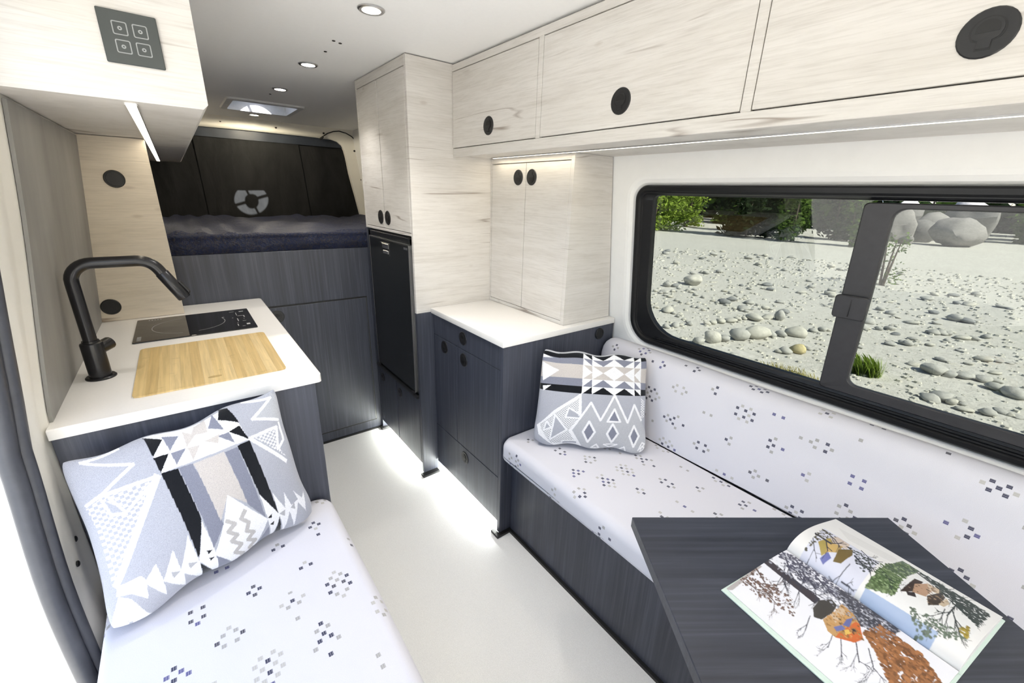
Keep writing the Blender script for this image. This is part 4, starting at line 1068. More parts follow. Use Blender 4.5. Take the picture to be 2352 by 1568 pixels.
BKX, BKY, BKA = 0.917, 0.057, math.radians(-9.14)
PW, PH = 0.2016, 0.2813
bk = thing('book', (BKX, BKY, 0.720), 'open picture book of treehouses lying on the charcoal table', 'book', rotz=BKA)
mb = MB(); mb.box(-PW - 0.012, -0.004, -PH / 2 - 0.004, PH / 2 + 0.004, 0.0, 0.003, 0.0008); mb.box(0.004, PW + 0.012, -PH / 2 - 0.004, PH / 2 + 0.004, 0.0, 0.003, 0.0008); mb.box(-0.006, 0.006, -PH / 2 - 0.004, PH / 2 + 0.004, 0.0, 0.002, 0.0008)
mb.build('cover', M['cover'], bk, local=True)
def hl(t_): return 0.0045 + 0.0095 * math.sin(math.pi * min(1, t_ * 1.0)) ** 0.8 * (1 - 0.55 * t_) + 0.006 * (1 - t_) ** 3
def hr(t_): return 0.008 + 0.034 * (math.sin(math.pi * min(1.0, t_ ** 0.62)) ** 0.9) * (1 - 0.35 * t_) + 0.006 * t_
def page_side(sign, hfun, canvas, nm):
    nu, nv = 230, 300
    u = np.linspace(0, 1, nu + 1); v = np.linspace(0, 1, nv + 1); U, V_ = np.meshgrid(u, v)
    H_ = np.array([hfun(t_) for t_ in u])
    X = sign * (0.001 + U * PW); Y = (V_ - 0.5) * PH; Z = np.tile(H_, (nv + 1, 1))
    pts = np.stack([X, Y, Z], -1).reshape(-1, 3)
    m = nu + 1; idx = np.arange(m * (nv + 1)).reshape(nv + 1, m)
    q = np.stack([idx[:-1, :-1], idx[:-1, 1:], idx[1:, 1:], idx[1:, :-1]], -1).reshape(-1, 4)
    if sign < 0: q = q[:, ::-1]
    me = bpy.data.meshes.new(nm); me.from_pydata(pts.tolist(), [], q.tolist())
    uu = U if sign > 0 else 1 - U
    rgba = np.ones((len(pts), 4)); rgba[:, :3] = canvas.sample(uu.ravel(), V_.ravel())
    at = me.color_attributes.new('print', 'FLOAT_COLOR', 'POINT'); at.data.foreach_set('color', rgba.ravel().astype(np.float32))
    me.polygons.foreach_set('use_smooth', [True] * len(me.polygons)); me.materials.append(M['page']); me.update()
    o = bpy.data.objects.new(nm, me); COL.objects.link(o); o.parent = bk
    # paper block under the page
    mb = MB(); n = 40
    top = [(sign * (0.001 + PW * k / n), hfun(k / n) - 0.0004) for k in range(n + 1)]
    L0 = [(x, -PH / 2 + 0.0005, z) for x, z in top]; L1 = [(x, PH / 2 - 0.0005, z) for x, z in top]
    B0 = [(x, -PH / 2 + 0.0005, 0.0031) for x, z in top]; B1 = [(x, PH / 2 - 0.0005, 0.0031) for x, z in top]
    mb.loft([B0, L0, L1, B1, B0], closed=False)
    e = len(top) - 1
    mb.add([B0[e], B1[e], L1[e], L0[e]], [[0, 1, 2, 3]])
    mb.build('page_block', M['paper'], bk, local=True)
PAPER = (0.80, 0.80, 0.80)
rng = np.random.default_rng(5)
# left page: a tall tree with a round orange treehouse (coordinates of the print as laid out on the spread)
cl = Canvas(460, 620, (0.84, 0.85, 0.92), BOOK_L)
DK, BR_ = (0.05, 0.05, 0.07), (0.20, 0.10, 0.05)
cl.poly([(40, 590), (330, 400), (380, 430), (150, 600)], (0.45, 0.42, 0.42))
for (p, a, L_, w) in (((330, 440), 1.0, 130, 10), ((300, 520), 0.7, 140, 9), ((250, 540), 0.6, 120, 8), ((420, 640), 0.8, 130, 7), ((380, 560), 0.2, 110, 7)): cl.branch(p, a, L_, w, 3, (0.13, 0.09, 0.08), rng)
cl.blobs([(180, 540), (330, 440), (640, 700), (640, 820), (420, 700)], (0.16, 0.10, 0.08), 200, 4, rng)
cl.poly([(370, 385), (440, 380), (840, 690), (800, 730)], (0.06, 0.05, 0.06))
for (p, a, L_, w) in (((560, 330), 1.3, 170, 12), ((620, 420), 1.0, 170, 12), ((700, 480), 0.9, 170, 12), ((560, 420), 1.7, 130, 9), ((820, 520), 0.9, 170, 12), ((640, 560), 0.5, 160, 9), ((900, 620), 0.6, 180, 12)): cl.branch(p, a, L_, w, 3, DK, rng)
cl.blobs([(480, 300), (600, 320), (1000, 560), (1100, 720), (860, 640), (640, 520)], (0.09, 0.09, 0.13), 520, 4.5, rng)
cl.blobs([(960, 600), (1200, 680), (1500, 900), (1400, 1000), (1150, 900)], (0.07, 0.07, 0.09), 700, 5.5, rng)
for (p, a, L_, w) in (((1000, 960), 1.5, 150, 8), ((1120, 1020), 1.4, 170, 9), ((760, 820), 1.9, 110, 8), ((1220, 1080), 1.3, 170, 8), ((940, 960), 1.9, 110, 7)): cl.branch(p, a, L_, w, 3, DK, rng)
cl.blobs([(1180, 960), (1330, 900), (1650, 1130), (1790, 1350), (1700, 1700), (1450, 1500), (1300, 1150)], (0.30, 0.13, 0.05), 1500, 6, rng, 0.5)
cl.poly([(780, 760), (830, 700), (930, 690), (970, 740), (940, 800), (850, 850), (790, 830)], (0.06, 0.055, 0.05))
cl.poly([(860, 850), (940, 800), (1010, 730), (1090, 790), (1150, 890), (1175, 1010), (1120, 1030), (960, 990), (900, 940)], (0.55, 0.33, 0.14))
cl.poly([(920, 820), (1000, 740), (1050, 800), (960, 880)], (0.62, 0.47, 0.33))
cl.poly([(1120, 870), (1150, 890), (1180, 1010), (1110, 1035), (960, 990), (980, 960)], (0.62, 0.15, 0.04))
cl.poly([(1050, 850), (1095, 840), (1070, 915), (1015, 895)], (0.14, 0.16, 0.38)); cl.poly([(945, 910), (1010, 895), (1040, 930), (970, 945)], (0.16, 0.18, 0.40))
cl.poly([(1010, 940), (1060, 930), (1090, 960), (1040, 975)], (0.75, 0.50, 0.12)); cl.poly([(1080, 930), (1110, 925), (1125, 950), (1095, 960)], (0.05, 0.04, 0.05))
cl.blobs([(860, 850), (940, 800), (1010, 730), (1090, 790), (1150, 890), (1175, 1010), (960, 990)], (0.40, 0.22, 0.08), 120, 4, rng, 0.6)
cl.poly([(1050, 850), (1095, 840), (1070, 915), (1015, 895)], (0.14, 0.16, 0.38)); cl.poly([(945, 910), (1010, 895), (1040, 930), (970, 945)], (0.16, 0.18, 0.40))
cl.blobs([(380, 380), (560, 330), (1500, 950), (1400, 1040)], (0.35, 0.36, 0.42), 260, 4, rng, 0.3)
cl.blur(2, 0.74)
page_side(-1, hl, cl, 'page')
cr = Canvas(460, 620, PAPER, BOOK_R)
for k in range(11):
    a = (980 + k * 14, 165 + k * 18); b = (1150 + k * 30, 130 + k * 30)
for k in range(9): cr.line([(985 + k * 8, 100 + 14 * k + 20), (1450 + k * 6, 365 + 12 * k - 20)], 3, (0.62, 0.62, 0.62))
P1 = [(860, 155), (1292, 430), (1110, 652), (672, 355)]
cr.poly(P1, (0.66, 0.68, 0.80))
cr.poly([(800, 290), (900, 250), (950, 340), (830, 390)], (0.42, 0.33, 0.10)); cr.poly([(900, 250), (960, 225), (1060, 290), (1030, 340), (930, 330)], (0.62, 0.52, 0.45)); cr.poly([(880, 290), (1000, 320), (960, 380), (860, 370)], (0.58, 0.40, 0.15))
cr.poly([(960, 350), (1080, 340), (1070, 400), (980, 460), (920, 440)], (0.17, 0.12, 0.04)); cr.poly([(820, 400), (880, 370), (905, 415), (850, 440)], (0.14, 0.16, 0.42)); cr.poly([(1020, 310), (1080, 325), (1060, 345)], (0.03, 0.03, 0.03))
for (p, a, L_, w) in (((780, 220), 0.6, 150, 14), ((860, 180), 0.8, 120, 9), ((1090, 400), 0.9, 130, 14), ((1150, 330), 0.9, 110, 8), ((1050, 470), 2.4, 90, 7), ((1200, 420), 1.4, 90, 8), ((760, 260), 1.4, 90, 6), ((1000, 560), 0.6, 80, 6)): cr.branch(p, a, L_, w, 2, DK, rng)
cr.blobs([(1080, 330), (1290, 430), (1180, 560), (1100, 470)], (0.07, 0.08, 0.08), 160, 4, rng); cr.blobs([(840, 165), (960, 225), (800, 280), (690, 350)], (0.10, 0.09, 0.06), 90, 4, rng)
P2 = [(1502, 355), (2218, 782), (1970, 1092), (1152, 682)]
cr.poly(P2, (0.78, 0.79, 0.80))
cr.poly([(1502, 355), (1640, 440), (1480, 560), (1330, 460)], (0.10, 0.14, 0.10)); cr.poly([(1330, 460), (1470, 560), (1400, 720), (1170, 640)], (0.13, 0.19, 0.08)); cr.poly([(1152, 682), (1180, 640), (1750, 1010), (1700, 1090)], (0.38, 0.48, 0.68))
cr.blobs([(1300, 440), (1560, 380), (1500, 560), (1380, 720), (1180, 640)], (0.08, 0.13, 0.05), 320, 5, rng)
cr.poly([(1440, 690), (1580, 540), (1650, 560), (1560, 680), (1500, 690)], (0.05, 0.03, 0.02)); cr.poly([(1570, 600), (1690, 570), (1720, 640), (1650, 720), (1540, 690)], (0.46, 0.29, 0.19)); cr.poly([(1680, 560), (1800, 620), (1790, 680), (1690, 640)], (0.60, 0.48, 0.36))
cr.poly([(1660, 710), (1800, 640), (1820, 700), (1750, 790), (1660, 800)], (0.05, 0.035, 0.025)); cr.poly([(1750, 780), (1830, 700), (1850, 760), (1790, 800)], (0.55, 0.45, 0.33)); cr.poly([(1490, 690), (1560, 690), (1570, 735), (1500, 720)], (0.04, 0.03, 0.03))
for (p, a, L_, w) in (((1560, 420), 0.7, 180, 12), ((1700, 480), 0.8, 170, 12), ((1820, 560), 0.9, 180, 14), ((1900, 760), 2.2, 150, 14), ((1860, 820), 1.4, 150, 12), ((2000, 720), 1.4, 150, 12), ((1800, 820), 2.0, 120, 9), ((1300, 520), 0.8, 130, 8)): cr.branch(p, a, L_, w, 3, (0.03, 0.04, 0.04), rng)
cr.blobs([(1560, 400), (2200, 780), (2060, 960), (1860, 720), (1700, 520)], (0.035, 0.05, 0.045), 650, 5, rng); cr.blobs([(1500, 800), (1700, 900), (1960, 1050), (1960, 1090), (1600, 1000)], (0.12, 0.16, 0.12), 160, 4, rng)
cr.blobs([(1900, 1000), (1980, 960), (1970, 1090)], (0.35, 0.27, 0.05), 40, 5, rng)
cr.blobs([(1330, 460), (1502, 355), (1640, 440), (1480, 560), (1400, 720), (1170, 640)], (0.20, 0.27, 0.14), 200, 4, rng, 0.5)
cr.blobs([(1500, 640), (1700, 580), (1840, 720), (1700, 800)], (0.25, 0.17, 0.11), 40, 4, rng, 0.6)
cr.blur(2, 0.78)
page_side(1, hr, cr, 'page')

# ------------------------------------------------------------------ outside: gravel flat, stones, trees
GZ = -0.62
t = NT('gravel_sand'); c = t.coord()
n1 = t.noise(c, 0.35, 5, 0.6); n2 = t.noise(c, 9, 5, 0.65); n3 = t.noise(c, 45, 3, 0.7)
col = t.ramp(n1, [(0.35, (0.36, 0.355, 0.32)), (0.65, (0.47, 0.465, 0.425))])
col = t.mix(0.55, col, t.ramp(n2, [(0.35, (0.30, 0.295, 0.27)), (0.6, (0.56, 0.555, 0.515))]))
col = t.mix(0.35, col, t.ramp(n3, [(0.36, (0.16, 0.15, 0.13)), (0.52, (0.58, 0.57, 0.52))]))
gmat = t.principled(col, 0.9, 0, 0.2, t.bump(t.math('ADD', t.math('MULTIPLY', n2, 1.0), t.math('MULTIPLY', n3, 0.5)), 0.45, 0.04))
mb = MB()
mb.add([(-160, -160, GZ), (160, -160, GZ), (160, 160, GZ), (-160, 160, GZ)], [[0, 1, 2, 3]])
struct(mb.build('ground', gmat, base=(0, 0, GZ)), 'pale sandy gravel flat outside the van')

def stone_mat(name, base):
    t = NT(name); c = t.coord(); n1 = t.noise(c, 4, 5, 0.65); n2 = t.noise(c, 26, 3, 0.7)
    col = t.ramp(n1, [(0.3, tuple(a * 0.72 for a in base)), (0.7, tuple(min(1, a * 1.15) for a in base))])
    col = t.mix(0.3, col, t.ramp(n2, [(0.35, tuple(a * 0.45 for a in base)), (0.6, base)]))
    return t.principled(col, 0.85, 0, 0.25, t.bump(n2, 0.35, 0.02))
SM = [stone_mat('stone_grey', (0.42, 0.42, 0.39)), stone_mat('stone_pale', (0.52, 0.51, 0.45)), stone_mat('stone_dark', (0.25, 0.26, 0.26)), stone_mat('stone_yellow', (0.56, 0.49, 0.27)), stone_mat('boulder_grey', (0.19, 0.185, 0.18)), stone_mat('boulder_pale', (0.26, 0.25, 0.24))]
def stone_mesh(name, seed, sub=2, rough=0.16, cut=True):
    bm = bmesh.new(); bmesh.ops.create_icosphere(bm, subdivisions=sub, radius=0.5)
    R_ = random.Random(seed); ks = [(Vector((R_.uniform(-1, 1), R_.uniform(-1, 1), R_.uniform(-1, 1))).normalized(), R_.uniform(0.28, 0.44)) for _ in range(5 if rough < 0.2 else 11)]
    ph = [R_.uniform(0, 6) for _ in range(3)]
    for v in bm.verts:
        d = v.co.normalized(); r = 0.5 * (1 + rough * (math.sin(3 * d.x + ph[0]) * math.sin(2.6 * d.y + ph[1]) + 0.5 * math.sin(5 * d.z + ph[2])))
        if cut:
            for kd, kh in ks:
                q = d.dot(kd) * r
                if q > kh: r *= (kh / q) ** 0.75
        v.co = d * r
    me = bpy.data.meshes.new(name); bm.to_mesh(me); bm.free()
    me.polygons.foreach_set('use_smooth', [True] * len(me.polygons))
    if rough > 0.2: me.set_sharp_from_angle(angle=math.radians(38))
    return me
SMESH = {}
def stone(x, y, w, h, label, group, mi, seed, name='stone', sub=2, rot=None, embed=0.16):
    R_ = random.Random(seed); k = (seed % 9, mi, sub)
    if k not in SMESH:
        SMESH[k] = stone_mesh(name, 100 + seed % 9, sub, 0.30 if name == 'boulder' else 0.16); SMESH[k].materials.append(SM[mi])
    o = bpy.data.objects.new(name, SMESH[k]); COL.objects.link(o)
    d = R_.uniform(0.75, 1.0)
    o.scale = (w * d, w, w * h); o.rotation_euler = (R_.uniform(-.15, .15), R_.uniform(-.15, .15), R_.uniform(-0.5, 0.5) if rot is None else rot)
    o.location = (x, y, GZ + w * h * (0.5 - embed))
    o['label'] = label; o['category'] = 'boulder' if name == 'boulder' else 'stone'
    if group: o['group'] = group
    return o
STONES = {
'front' : [(6.35, 3.85, 0.134, 0.62), (6.54, 3.8, 0.152, 0.62), (6.68, 3.78, 0.102, 0.62), (6.88, 3.73, 0.138, 0.62), (6.03, 3.08, 0.18, 0.75), (6.31, 3.01, 0.274, 0.8), (6.53, 2.92, 0.2, 0.62), (6.79, 2.84, 0.296, 0.72), (7.14, 2.71, 0.364, 0.7), (7.43, 2.6, 0.144, 0.8), (7.62, 2.53, 0.178, 0.62), (7.85, 2.39, 0.341, 0.6), (8.4, 2.32, 0.135, 0.62), (8.6, 2.24, 0.153, 0.62), (8.68, 2.17, 0.085, 0.62)] ,
'fore' : [(6.76, 2.13, 0.172, 0.62), (6.7, 2.19, 0.1, 0.62), (5.91, 2.49, 0.124, 0.62), (5.8, 2.61, 0.111, 0.62), (7.23, 1.99, 0.088, 0.62)] ,
'yellow' : [(6.97, 2.05, 0.266, 0.62)] ,
'second' : [(7.33, 4.48, 0.23, 0.6), (8.29, 3.26, 0.33, 0.42), (8.61, 3.15, 0.223, 0.4), (7.72, 3.42, 0.214, 0.4), (7.99, 3.41, 0.127, 0.62), (8.12, 3.36, 0.11, 0.62), (7.51, 3.48, 0.177, 0.62), (7.31, 3.53, 0.14, 0.62), (7.16, 3.56, 0.138, 0.62)] ,
'upright' : [(8.73, 2.99, 0.214, 1.1)] ,
'biggest' : [(10.48, 5.77, 0.563, 0.62)] ,
'linea' : [(8.79, 5.76, 0.121, 0.55), (8.71, 5.56, 0.119, 0.55), (8.58, 5.35, 0.116, 0.55), (8.54, 5.2, 0.114, 0.55), (8.36, 4.92, 0.111, 0.55), (8.29, 4.78, 0.109, 0.55), (8.29, 4.62, 0.107, 0.55), (8.16, 4.41, 0.105, 0.55), (8.18, 4.31, 0.104, 0.55), (8.08, 4.15, 0.102, 0.55)] ,
'lineb' : [(9.63, 5.66, 0.126, 0.55), (9.57, 5.39, 0.123, 0.55), (9.48, 5.24, 0.121, 0.55), (9.28, 5.0, 0.118, 0.55), (9.19, 4.78, 0.115, 0.55), (9.06, 4.47, 0.111, 0.55), (8.97, 4.32, 0.11, 0.55), (8.93, 4.1, 0.107, 0.55), (8.77, 3.86, 0.104, 0.55), (8.76, 3.7, 0.102, 0.55), (8.75, 3.61, 0.102, 0.55)] ,
'linec' : [(10.35, 4.87, 0.124, 0.55), (10.25, 4.68, 0.122, 0.55), (10.05, 4.44, 0.118, 0.55), (9.9, 4.19, 0.115, 0.55), (9.56, 3.93, 0.191, 0.55), (9.55, 3.74, 0.108, 0.55), (9.37, 3.51, 0.17, 0.55), (9.43, 3.44, 0.105, 0.55)] ,
'lined' : [(7.49, 5.0, 0.105, 0.55), (7.4, 4.77, 0.103, 0.55), (7.31, 4.31, 0.098, 0.55), (7.18, 4.15, 0.095, 0.55), (7.09, 3.97, 0.093, 0.55), (7.01, 3.85, 0.092, 0.55)] ,
'rightrow' : [(7.66, 0.67, 0.303, 0.5), (7.68, 0.51, 0.161, 0.6), (7.81, 0.39, 0.222, 0.45), (7.83, 0.22, 0.182, 0.5), (7.93, 0.12, 0.145, 0.5), (7.6, 0.09, 0.197, 0.5), (7.5, -0.06, 0.235, 0.55), (7.48, -0.15, 0.088, 0.7)] ,
'rightfront' : [(6.48, 0.51, 0.195, 0.5), (6.63, 0.44, 0.218, 0.5), (6.56, 0.34, 0.117, 0.7), (6.73, 0.3, 0.119, 0.5), (6.63, 0.25, 0.085, 0.5), (6.46, 0.22, 0.144, 0.4), (6.54, 0.05, 0.152, 0.55), (6.75, -0.03, 0.134, 0.35), (6.72, -0.1, 0.071, 0.6), (6.74, -0.15, 0.111, 0.3)] ,
'scatter' : [(6.13, 0.95, 0.089, 0.7), (6.18, 1.22, 0.14, 0.6), (8.97, 0.33, 0.193, 0.45), (6.0, 0.51, 0.102, 0.3), (10.69, 0.46, 0.146, 0.65), (10.34, 0.58, 0.176, 0.5), (10.23, 0.7, 0.24, 0.35), (10.29, 0.97, 0.199, 0.5), (10.19, 1.07, 0.199, 0.5), (10.31, 0.9, 0.132, 0.62), (9.79, 1.58, 0.186, 0.5), (9.61, 1.69, 0.118, 0.62), (9.42, 1.82, 0.135, 0.4), (11.15, 1.17, 0.162, 0.4), (8.91, 1.16, 0.151, 0.6), (8.94, 1.24, 0.122, 0.62), (8.69, 1.33, 0.181, 0.4), (9.22, 0.95, 0.136, 0.4), (9.39, 1.19, 0.142, 0.4), (9.29, 0.61, 0.117, 0.35), (9.74, 0.82, 0.109, 0.62), (8.44, 0.69, 0.164, 0.35), (9.1, 0.19, 0.11, 0.3), (9.16, 0.08, 0.095, 0.3), (8.38, 0.16, 0.153, 0.3), (8.57, 0.43, 0.134, 0.3), (7.82, 0.88, 0.172, 0.3), (8.05, 1.57, 0.103, 0.4), (12.71, 2.21, 0.164, 0.4), (11.54, 2.11, 0.17, 0.5), (11.33, 1.9, 0.183, 0.5), (10.75, 1.44, 0.203, 0.4), (12.17, 3.17, 0.192, 0.5), (12.93, 3.42, 0.204, 0.5), (14.54, 0.59, 0.263, 0.3), (14.46, 0.45, 0.139, 0.4)] ,
'boulder' : [(36.71, 7.2, 1.157, 1.4), (36.58, 6.68, 0.739, 0.7), (40.15, 6.82, 1.598, 0.9), (43.59, 6.61, 1.7, 0.8), (46.19, 5.68, 2.281, 0.75), (41.49, 7.36, 1.088, 0.9), (43.22, 6.74, 1.954, 0.5), (47.18, 5.33, 2.168, 0.6)] ,
}
ORD = ['first', 'second', 'third', 'fourth', 'fifth', 'sixth', 'seventh', 'eighth', 'ninth', 'tenth', 'eleventh', 'twelfth', 'thirteenth', 'fourteenth', 'fifteenth', 'sixteenth']
TXT = {'front': ('stone from the left in the nearest full row outside the left pane', 'front row of stones'),
       'fore': ('loose stone from the left lying before the nearest row, left pane', 'stones before the front row'),
       'second': ('pale stone from the left in the second row outside the left pane', 'second row of stones'),
       'linea': ('small stone from the left in the leftmost thin slanting stone line', 'leftmost thin stone line'),
       'lineb': ('small stone from the left in the middle thin slanting stone line', 'middle thin stone line'),
       'linec': ('small stone from the left in the rightmost thin slanting stone line', 'rightmost thin stone line'),
       'lined': ('small stone from the left in the nearest thin slanting stone line', 'nearest thin stone line'),
       'rightrow': ('grey stone from the left in the slanting row outside the right pane', 'slanting row outside the right pane'),
       'rightfront': ('pale stone from the left in the nearest row outside the right pane', 'nearest row outside the right pane'),
       'scatter': ('loose stone scattered on the gravel outside the right pane', 'loose stones outside the right pane')}
sd = 0
for kind, lst in STONES.items():
    for k, (x, y, w, h) in enumerate(sorted(lst, key=lambda q: math.atan2(q[0], q[1]))):
        sd += 1
        if kind == 'yellow': stone(x, y, w, h, 'smooth yellowish stone lying in front of the nearest stone row', None, 3, 4)
        elif kind == 'upright': stone(x, y, w, h, 'upright pale stone at the end of the second row', None, 0, 2)
        elif kind == 'biggest': stone(x, y, w, h, 'largest pale angular rock on the open gravel, shaded on its left', None, 1, 7, 'rock', 3)
        elif kind == 'boulder': pass
        else:
            lab, grp = TXT[kind]
            if kind != 'scatter': lab = ORD[k] + ' ' + lab
            mi = (1 if kind == 'second' else 0) if kind in ('second', 'rightrow') else (0 if sd % 3 else 1)
            stone(x, y, w * 1.08, h, lab, grp, mi, sd)
# pile of big boulders far off to the right
for k, (x, y, z, w, h, lab) in enumerate(((36.7, 7.3, 0, 2.0, 1.5, 'tall leaning boulder at the left end of the far boulder pile'), (35.0, 6.25, 0, 0.9, 0.72, 'small rounded boulder at the foot of the far boulder pile'),
        (38.4, 6.15, 0, 2.0, 0.95, 'broad grey boulder in the middle of the far boulder pile'), (41.4, 6.4, 0, 2.6, 0.9, 'flat-topped boulder behind the middle of the far boulder pile'),
        (36.4, 4.35, 0, 2.6, 0.80, 'large round boulder at the right end of the far boulder pile'), (43.6, 8.6, 0, 2.4, 1.4, 'boulder at the upper left of the far boulder pile'), (43.4, 4.55, 0, 3.0, 1.1, 'long boulder at the upper right of the far boulder pile'))):
    stone(x, y, w, h, lab, 'far boulder pile', (5, 4, 4, 5, 5, 4, 4)[k], 31 + k, 'boulder', 3)
# loose middle-distance stones, one by one
R_ = random.Random(21); n = 0
while n < 120:
    d = R_.uniform(9.5, 21); a = math.radians(R_.uniform(57, 86)); x, y = d * math.sin(a), d * math.cos(a)
    if any(abs(x - s[0]) < 0.25 and abs(y - s[1]) < 0.25 for s in STONES['biggest']): continue
    stone(x, y, R_.choice((0.10, 0.13, 0.16, 0.22, 0.28)) * (0.8 + d * 0.015), R_.uniform(0.35, 0.6), 'small stone strewn across the middle of the gravel flat', 'stones strewn over the middle distance', R_.choice((0, 0, 1, 2)), 200 + n); n += 1
# fine pebbles: nobody could count them
mb = MB()
oct_v = [(math.cos(a), math.sin(a), 0.0) for a in np.linspace(0, 2 * math.pi, 6, endpoint=False)] + [(0.68 * math.cos(a), 0.68 * math.sin(a), 0.55) for a in np.linspace(0.3, 0.3 + 2 * math.pi, 6, endpoint=False)]
oct_f = [[i, (i + 1) % 6, 6 + (i + 1) % 6, 6 + i] for i in range(6)] + [[6, 7, 8, 9, 10, 11]]
for k in range(4500):
    d = 4.2 + 17 * R_.random() ** 1.2; a = math.radians(R_.uniform(50, 98)); x, y = d * math.sin(a), d * math.cos(a)
    s = R_.choice((0.012, 0.02, 0.03, 0.045)) * (0.6 + d * 0.05); r = R_.uniform(0, 3.1); cr_, sr_ = math.cos(r), math.sin(r); q = R_.uniform(0.6, 1.2)
    mb.add([(x + s * (vx * cr_ - vy * q * sr_), y + s * (vx * sr_ + vy * q * cr_), GZ - 0.002 + vz * s) for vx, vy, vz in oct_v], oct_f)
peb = mb.build('pebbles', SM[1], base=(10, 4, GZ)); peb['kind'] = 'stuff'; peb['label'] = 'fine pebbles strewn over the gravel'; peb['category'] = 'pebbles'

# vegetation
def leaf_mat(name, a, b):
    t = NT(name); oi = t.noise(t.coord(), 1.6, 4, 0.7)
    df = t.n('ShaderNodeBsdfDiffuse'); tl = t.n('ShaderNodeBsdfTranslucent'); mx = t.n('ShaderNodeMixShader'); mx.inputs[0].default_value = 0.35
    col = t.ramp(oi, [(0.35, a), (0.65, b)])
    t.put(df.inputs[0], col); t.put(tl.inputs[0], col)
    t.nt.links.new(df.outputs[0], mx.inputs[1]); t.nt.links.new(tl.outputs[0], mx.inputs[2]); t.nt.links.new(mx.outputs[0], t.out.inputs[0]); return t.mat
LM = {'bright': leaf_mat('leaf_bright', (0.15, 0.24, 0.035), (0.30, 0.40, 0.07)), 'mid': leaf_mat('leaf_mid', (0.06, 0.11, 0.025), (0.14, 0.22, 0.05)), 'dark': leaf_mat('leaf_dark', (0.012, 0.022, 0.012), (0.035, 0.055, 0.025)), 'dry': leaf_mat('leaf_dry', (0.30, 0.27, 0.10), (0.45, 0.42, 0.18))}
BARK = plain('bark', (0.10, 0.075, 0.055), 0.9, nscale=15, var=0.3, bump=0.4)
def plant(name, x, y, h, w, mat, label, cat, group=None, n=1500, leaf=0.16, cone=False, low=0.05, seed=0, stems=3):
    R_ = random.Random(500 + seed); tr = thing(name, (x, y, GZ), label, cat, group)
    mb = MB()
    clumps = [(R_.uniform(-1, 1) * 0.75, R_.uniform(-1, 1) * 0.75, R_.uniform(low, 0.95)) for _ in range(26)]
    for k in range(n):
        cx, cy, cz = R_.choice(clumps)
        prof = (1.05 - cz) if cone else math.sqrt(max(0.05, 1 - (2 * cz - 0.85) ** 2 * 0.75))
        px = (cx * prof + R_.gauss(0, 0.16)) * w / 2; py = (cy * prof + R_.gauss(0, 0.16)) * w / 2; pz = max(0.03, cz + R_.gauss(0, 0.07)) * h
        s = leaf * R_.uniform(0.6, 1.3); u = Vector((R_.uniform(-1, 1), R_.uniform(-1, 1), R_.uniform(-0.6, 0.6))).normalized(); v = u.cross(Vector((R_.uniform(-1, 1), R_.uniform(-1, 1), R_.uniform(-1, 1)))).normalized()
        p = Vector((x + px, y + py, GZ + pz))
        mb.add([p - u * s, p + v * s * 0.45, p + u * s, p - v * s * 0.45], [[0, 1, 2, 3]])
    mb.build('foliage', LM[mat], tr)
    for k in range(stems):
        mb = MB(); a = 2 * math.pi * k / stems; bx, by_ = (0.0, 0.0) if stems == 1 else (0.12 * w * math.cos(a), 0.12 * w * math.sin(a))
        mb.tube([(x + bx * 0.3, y + by_ * 0.3, GZ - 0.05), (x + bx, y + by_, GZ + h * 0.45), (x + bx * 1.6, y + by_ * 1.6, GZ + h * 0.85)], [0.035 * w ** 0.5, 0.025 * w ** 0.5, 0.008], 7)
        mb.build('trunk' if stems == 1 else 'stem', BARK, tr)
    return tr
plant('shrub', 27.6, 19.2, 4.2, 5.0, 'bright', 'bright green leafy shrub at the far left of the window view', 'shrub', n=4200, leaf=0.15, seed=1)
plant('shrub', 34.6, 20.6, 4.8, 3.2, 'bright', 'bright yellow-green shrub right of the leftmost shrub', 'shrub', n=3000, leaf=0.15, seed=2)
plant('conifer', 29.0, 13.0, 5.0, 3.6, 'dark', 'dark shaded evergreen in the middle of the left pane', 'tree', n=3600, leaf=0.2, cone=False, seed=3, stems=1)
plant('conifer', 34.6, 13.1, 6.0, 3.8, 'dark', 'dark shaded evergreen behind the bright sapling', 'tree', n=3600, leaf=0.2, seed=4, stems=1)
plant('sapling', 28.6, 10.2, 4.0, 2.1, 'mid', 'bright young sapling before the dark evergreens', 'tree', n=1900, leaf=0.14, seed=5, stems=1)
plant('shrub', 33.6, 9.35, 5.2, 3.0, 'dark', 'dark shrub beside the window bar', 'shrub', n=2600, leaf=0.18, seed=6)
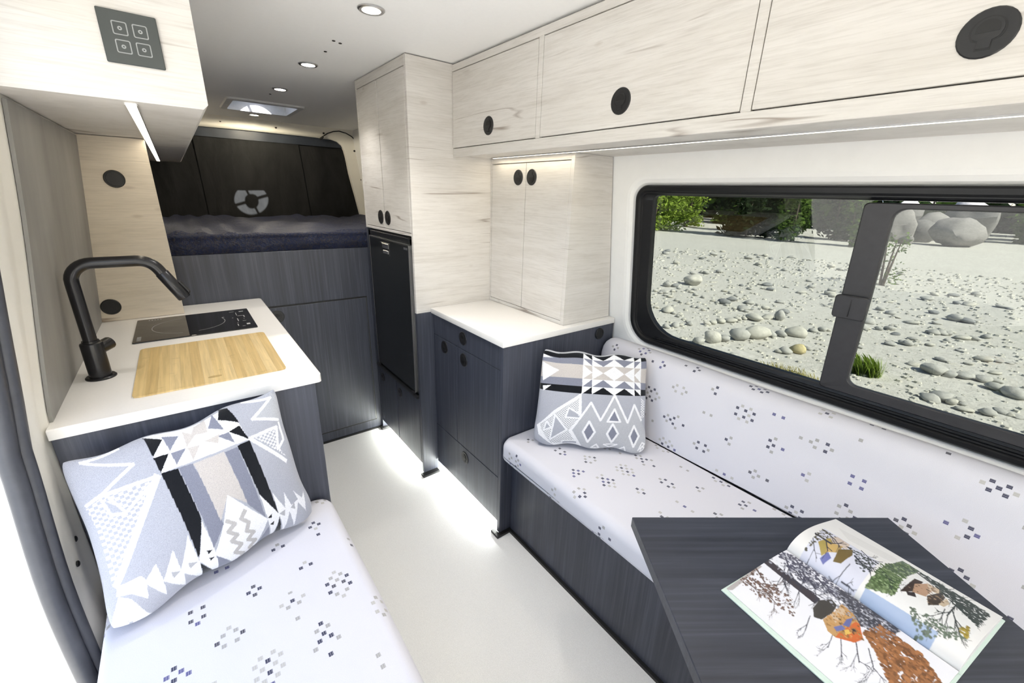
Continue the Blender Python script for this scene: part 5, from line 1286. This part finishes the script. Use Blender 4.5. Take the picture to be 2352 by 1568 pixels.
plant('shrub', 29.0, 7.35, 3.6, 1.7, 'mid', 'green shrub just left of the window bar', 'shrub', n=1500, leaf=0.14, seed=7)
plant('shrub', 45.5, 1.3, 3.2, 3.0, 'mid', 'green shrub to the right of the boulder pile', 'shrub', n=2600, leaf=0.2, seed=8)
plant('shrub', 48.0, -2.6, 3.2, 4.0, 'mid', 'green shrub at the far right of the window view', 'shrub', n=2400, leaf=0.2, seed=9)
for k in range(18):
    a = math.radians(48 + 2.75 * k); d = 50 + 8.5 * (k % 3)
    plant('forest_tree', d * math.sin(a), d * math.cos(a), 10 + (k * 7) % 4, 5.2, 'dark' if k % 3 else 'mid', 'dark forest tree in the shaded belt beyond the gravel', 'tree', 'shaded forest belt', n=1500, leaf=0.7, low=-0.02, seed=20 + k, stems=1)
plant('young_plant', 15.4, 2.95, 1.5, 0.9, 'mid', 'thin young plant on the gravel right of the window bar', 'plant', n=240, leaf=0.05, seed=50)
def grass(x, y, r, h, n, mat, label, seed):
    R_ = random.Random(seed); mb = MB()
    for k in range(n):
        a = R_.uniform(0, 6.28); q = r * math.sqrt(R_.random()); bx, by_ = x + q * math.cos(a), y + q * math.sin(a)
        l = h * R_.uniform(0.5, 1.1); b = R_.uniform(0, 6.28); lean = R_.uniform(0.2, 0.7) * l; w = 0.006
        tx, ty = bx + lean * math.cos(b), by_ + lean * math.sin(b)
        mb.add([(bx - w, by_, GZ), (bx + w, by_, GZ), ((bx + tx) / 2 + w, (by_ + ty) / 2, GZ + l * 0.7), (tx, ty, GZ + l), ((bx + tx) / 2 - w, (by_ + ty) / 2, GZ + l * 0.7)], [[0, 1, 2, 3, 4]])
    o = mb.build('grass_tuft', LM[mat], base=(x, y, GZ)); o['kind'] = 'stuff'; o['label'] = label; o['category'] = 'grass'
grass(6.85, 1.22, 0.20, 0.22, 700, 'bright', 'green grass tuft beside the window bar', 1)
grass(5.65, 1.75, 0.45, 0.10, 900, 'dry', 'dry grass patch below the left pane', 2)

for o in bpy.data.objects:
    if '_w' in o.keys(): del o['_w']
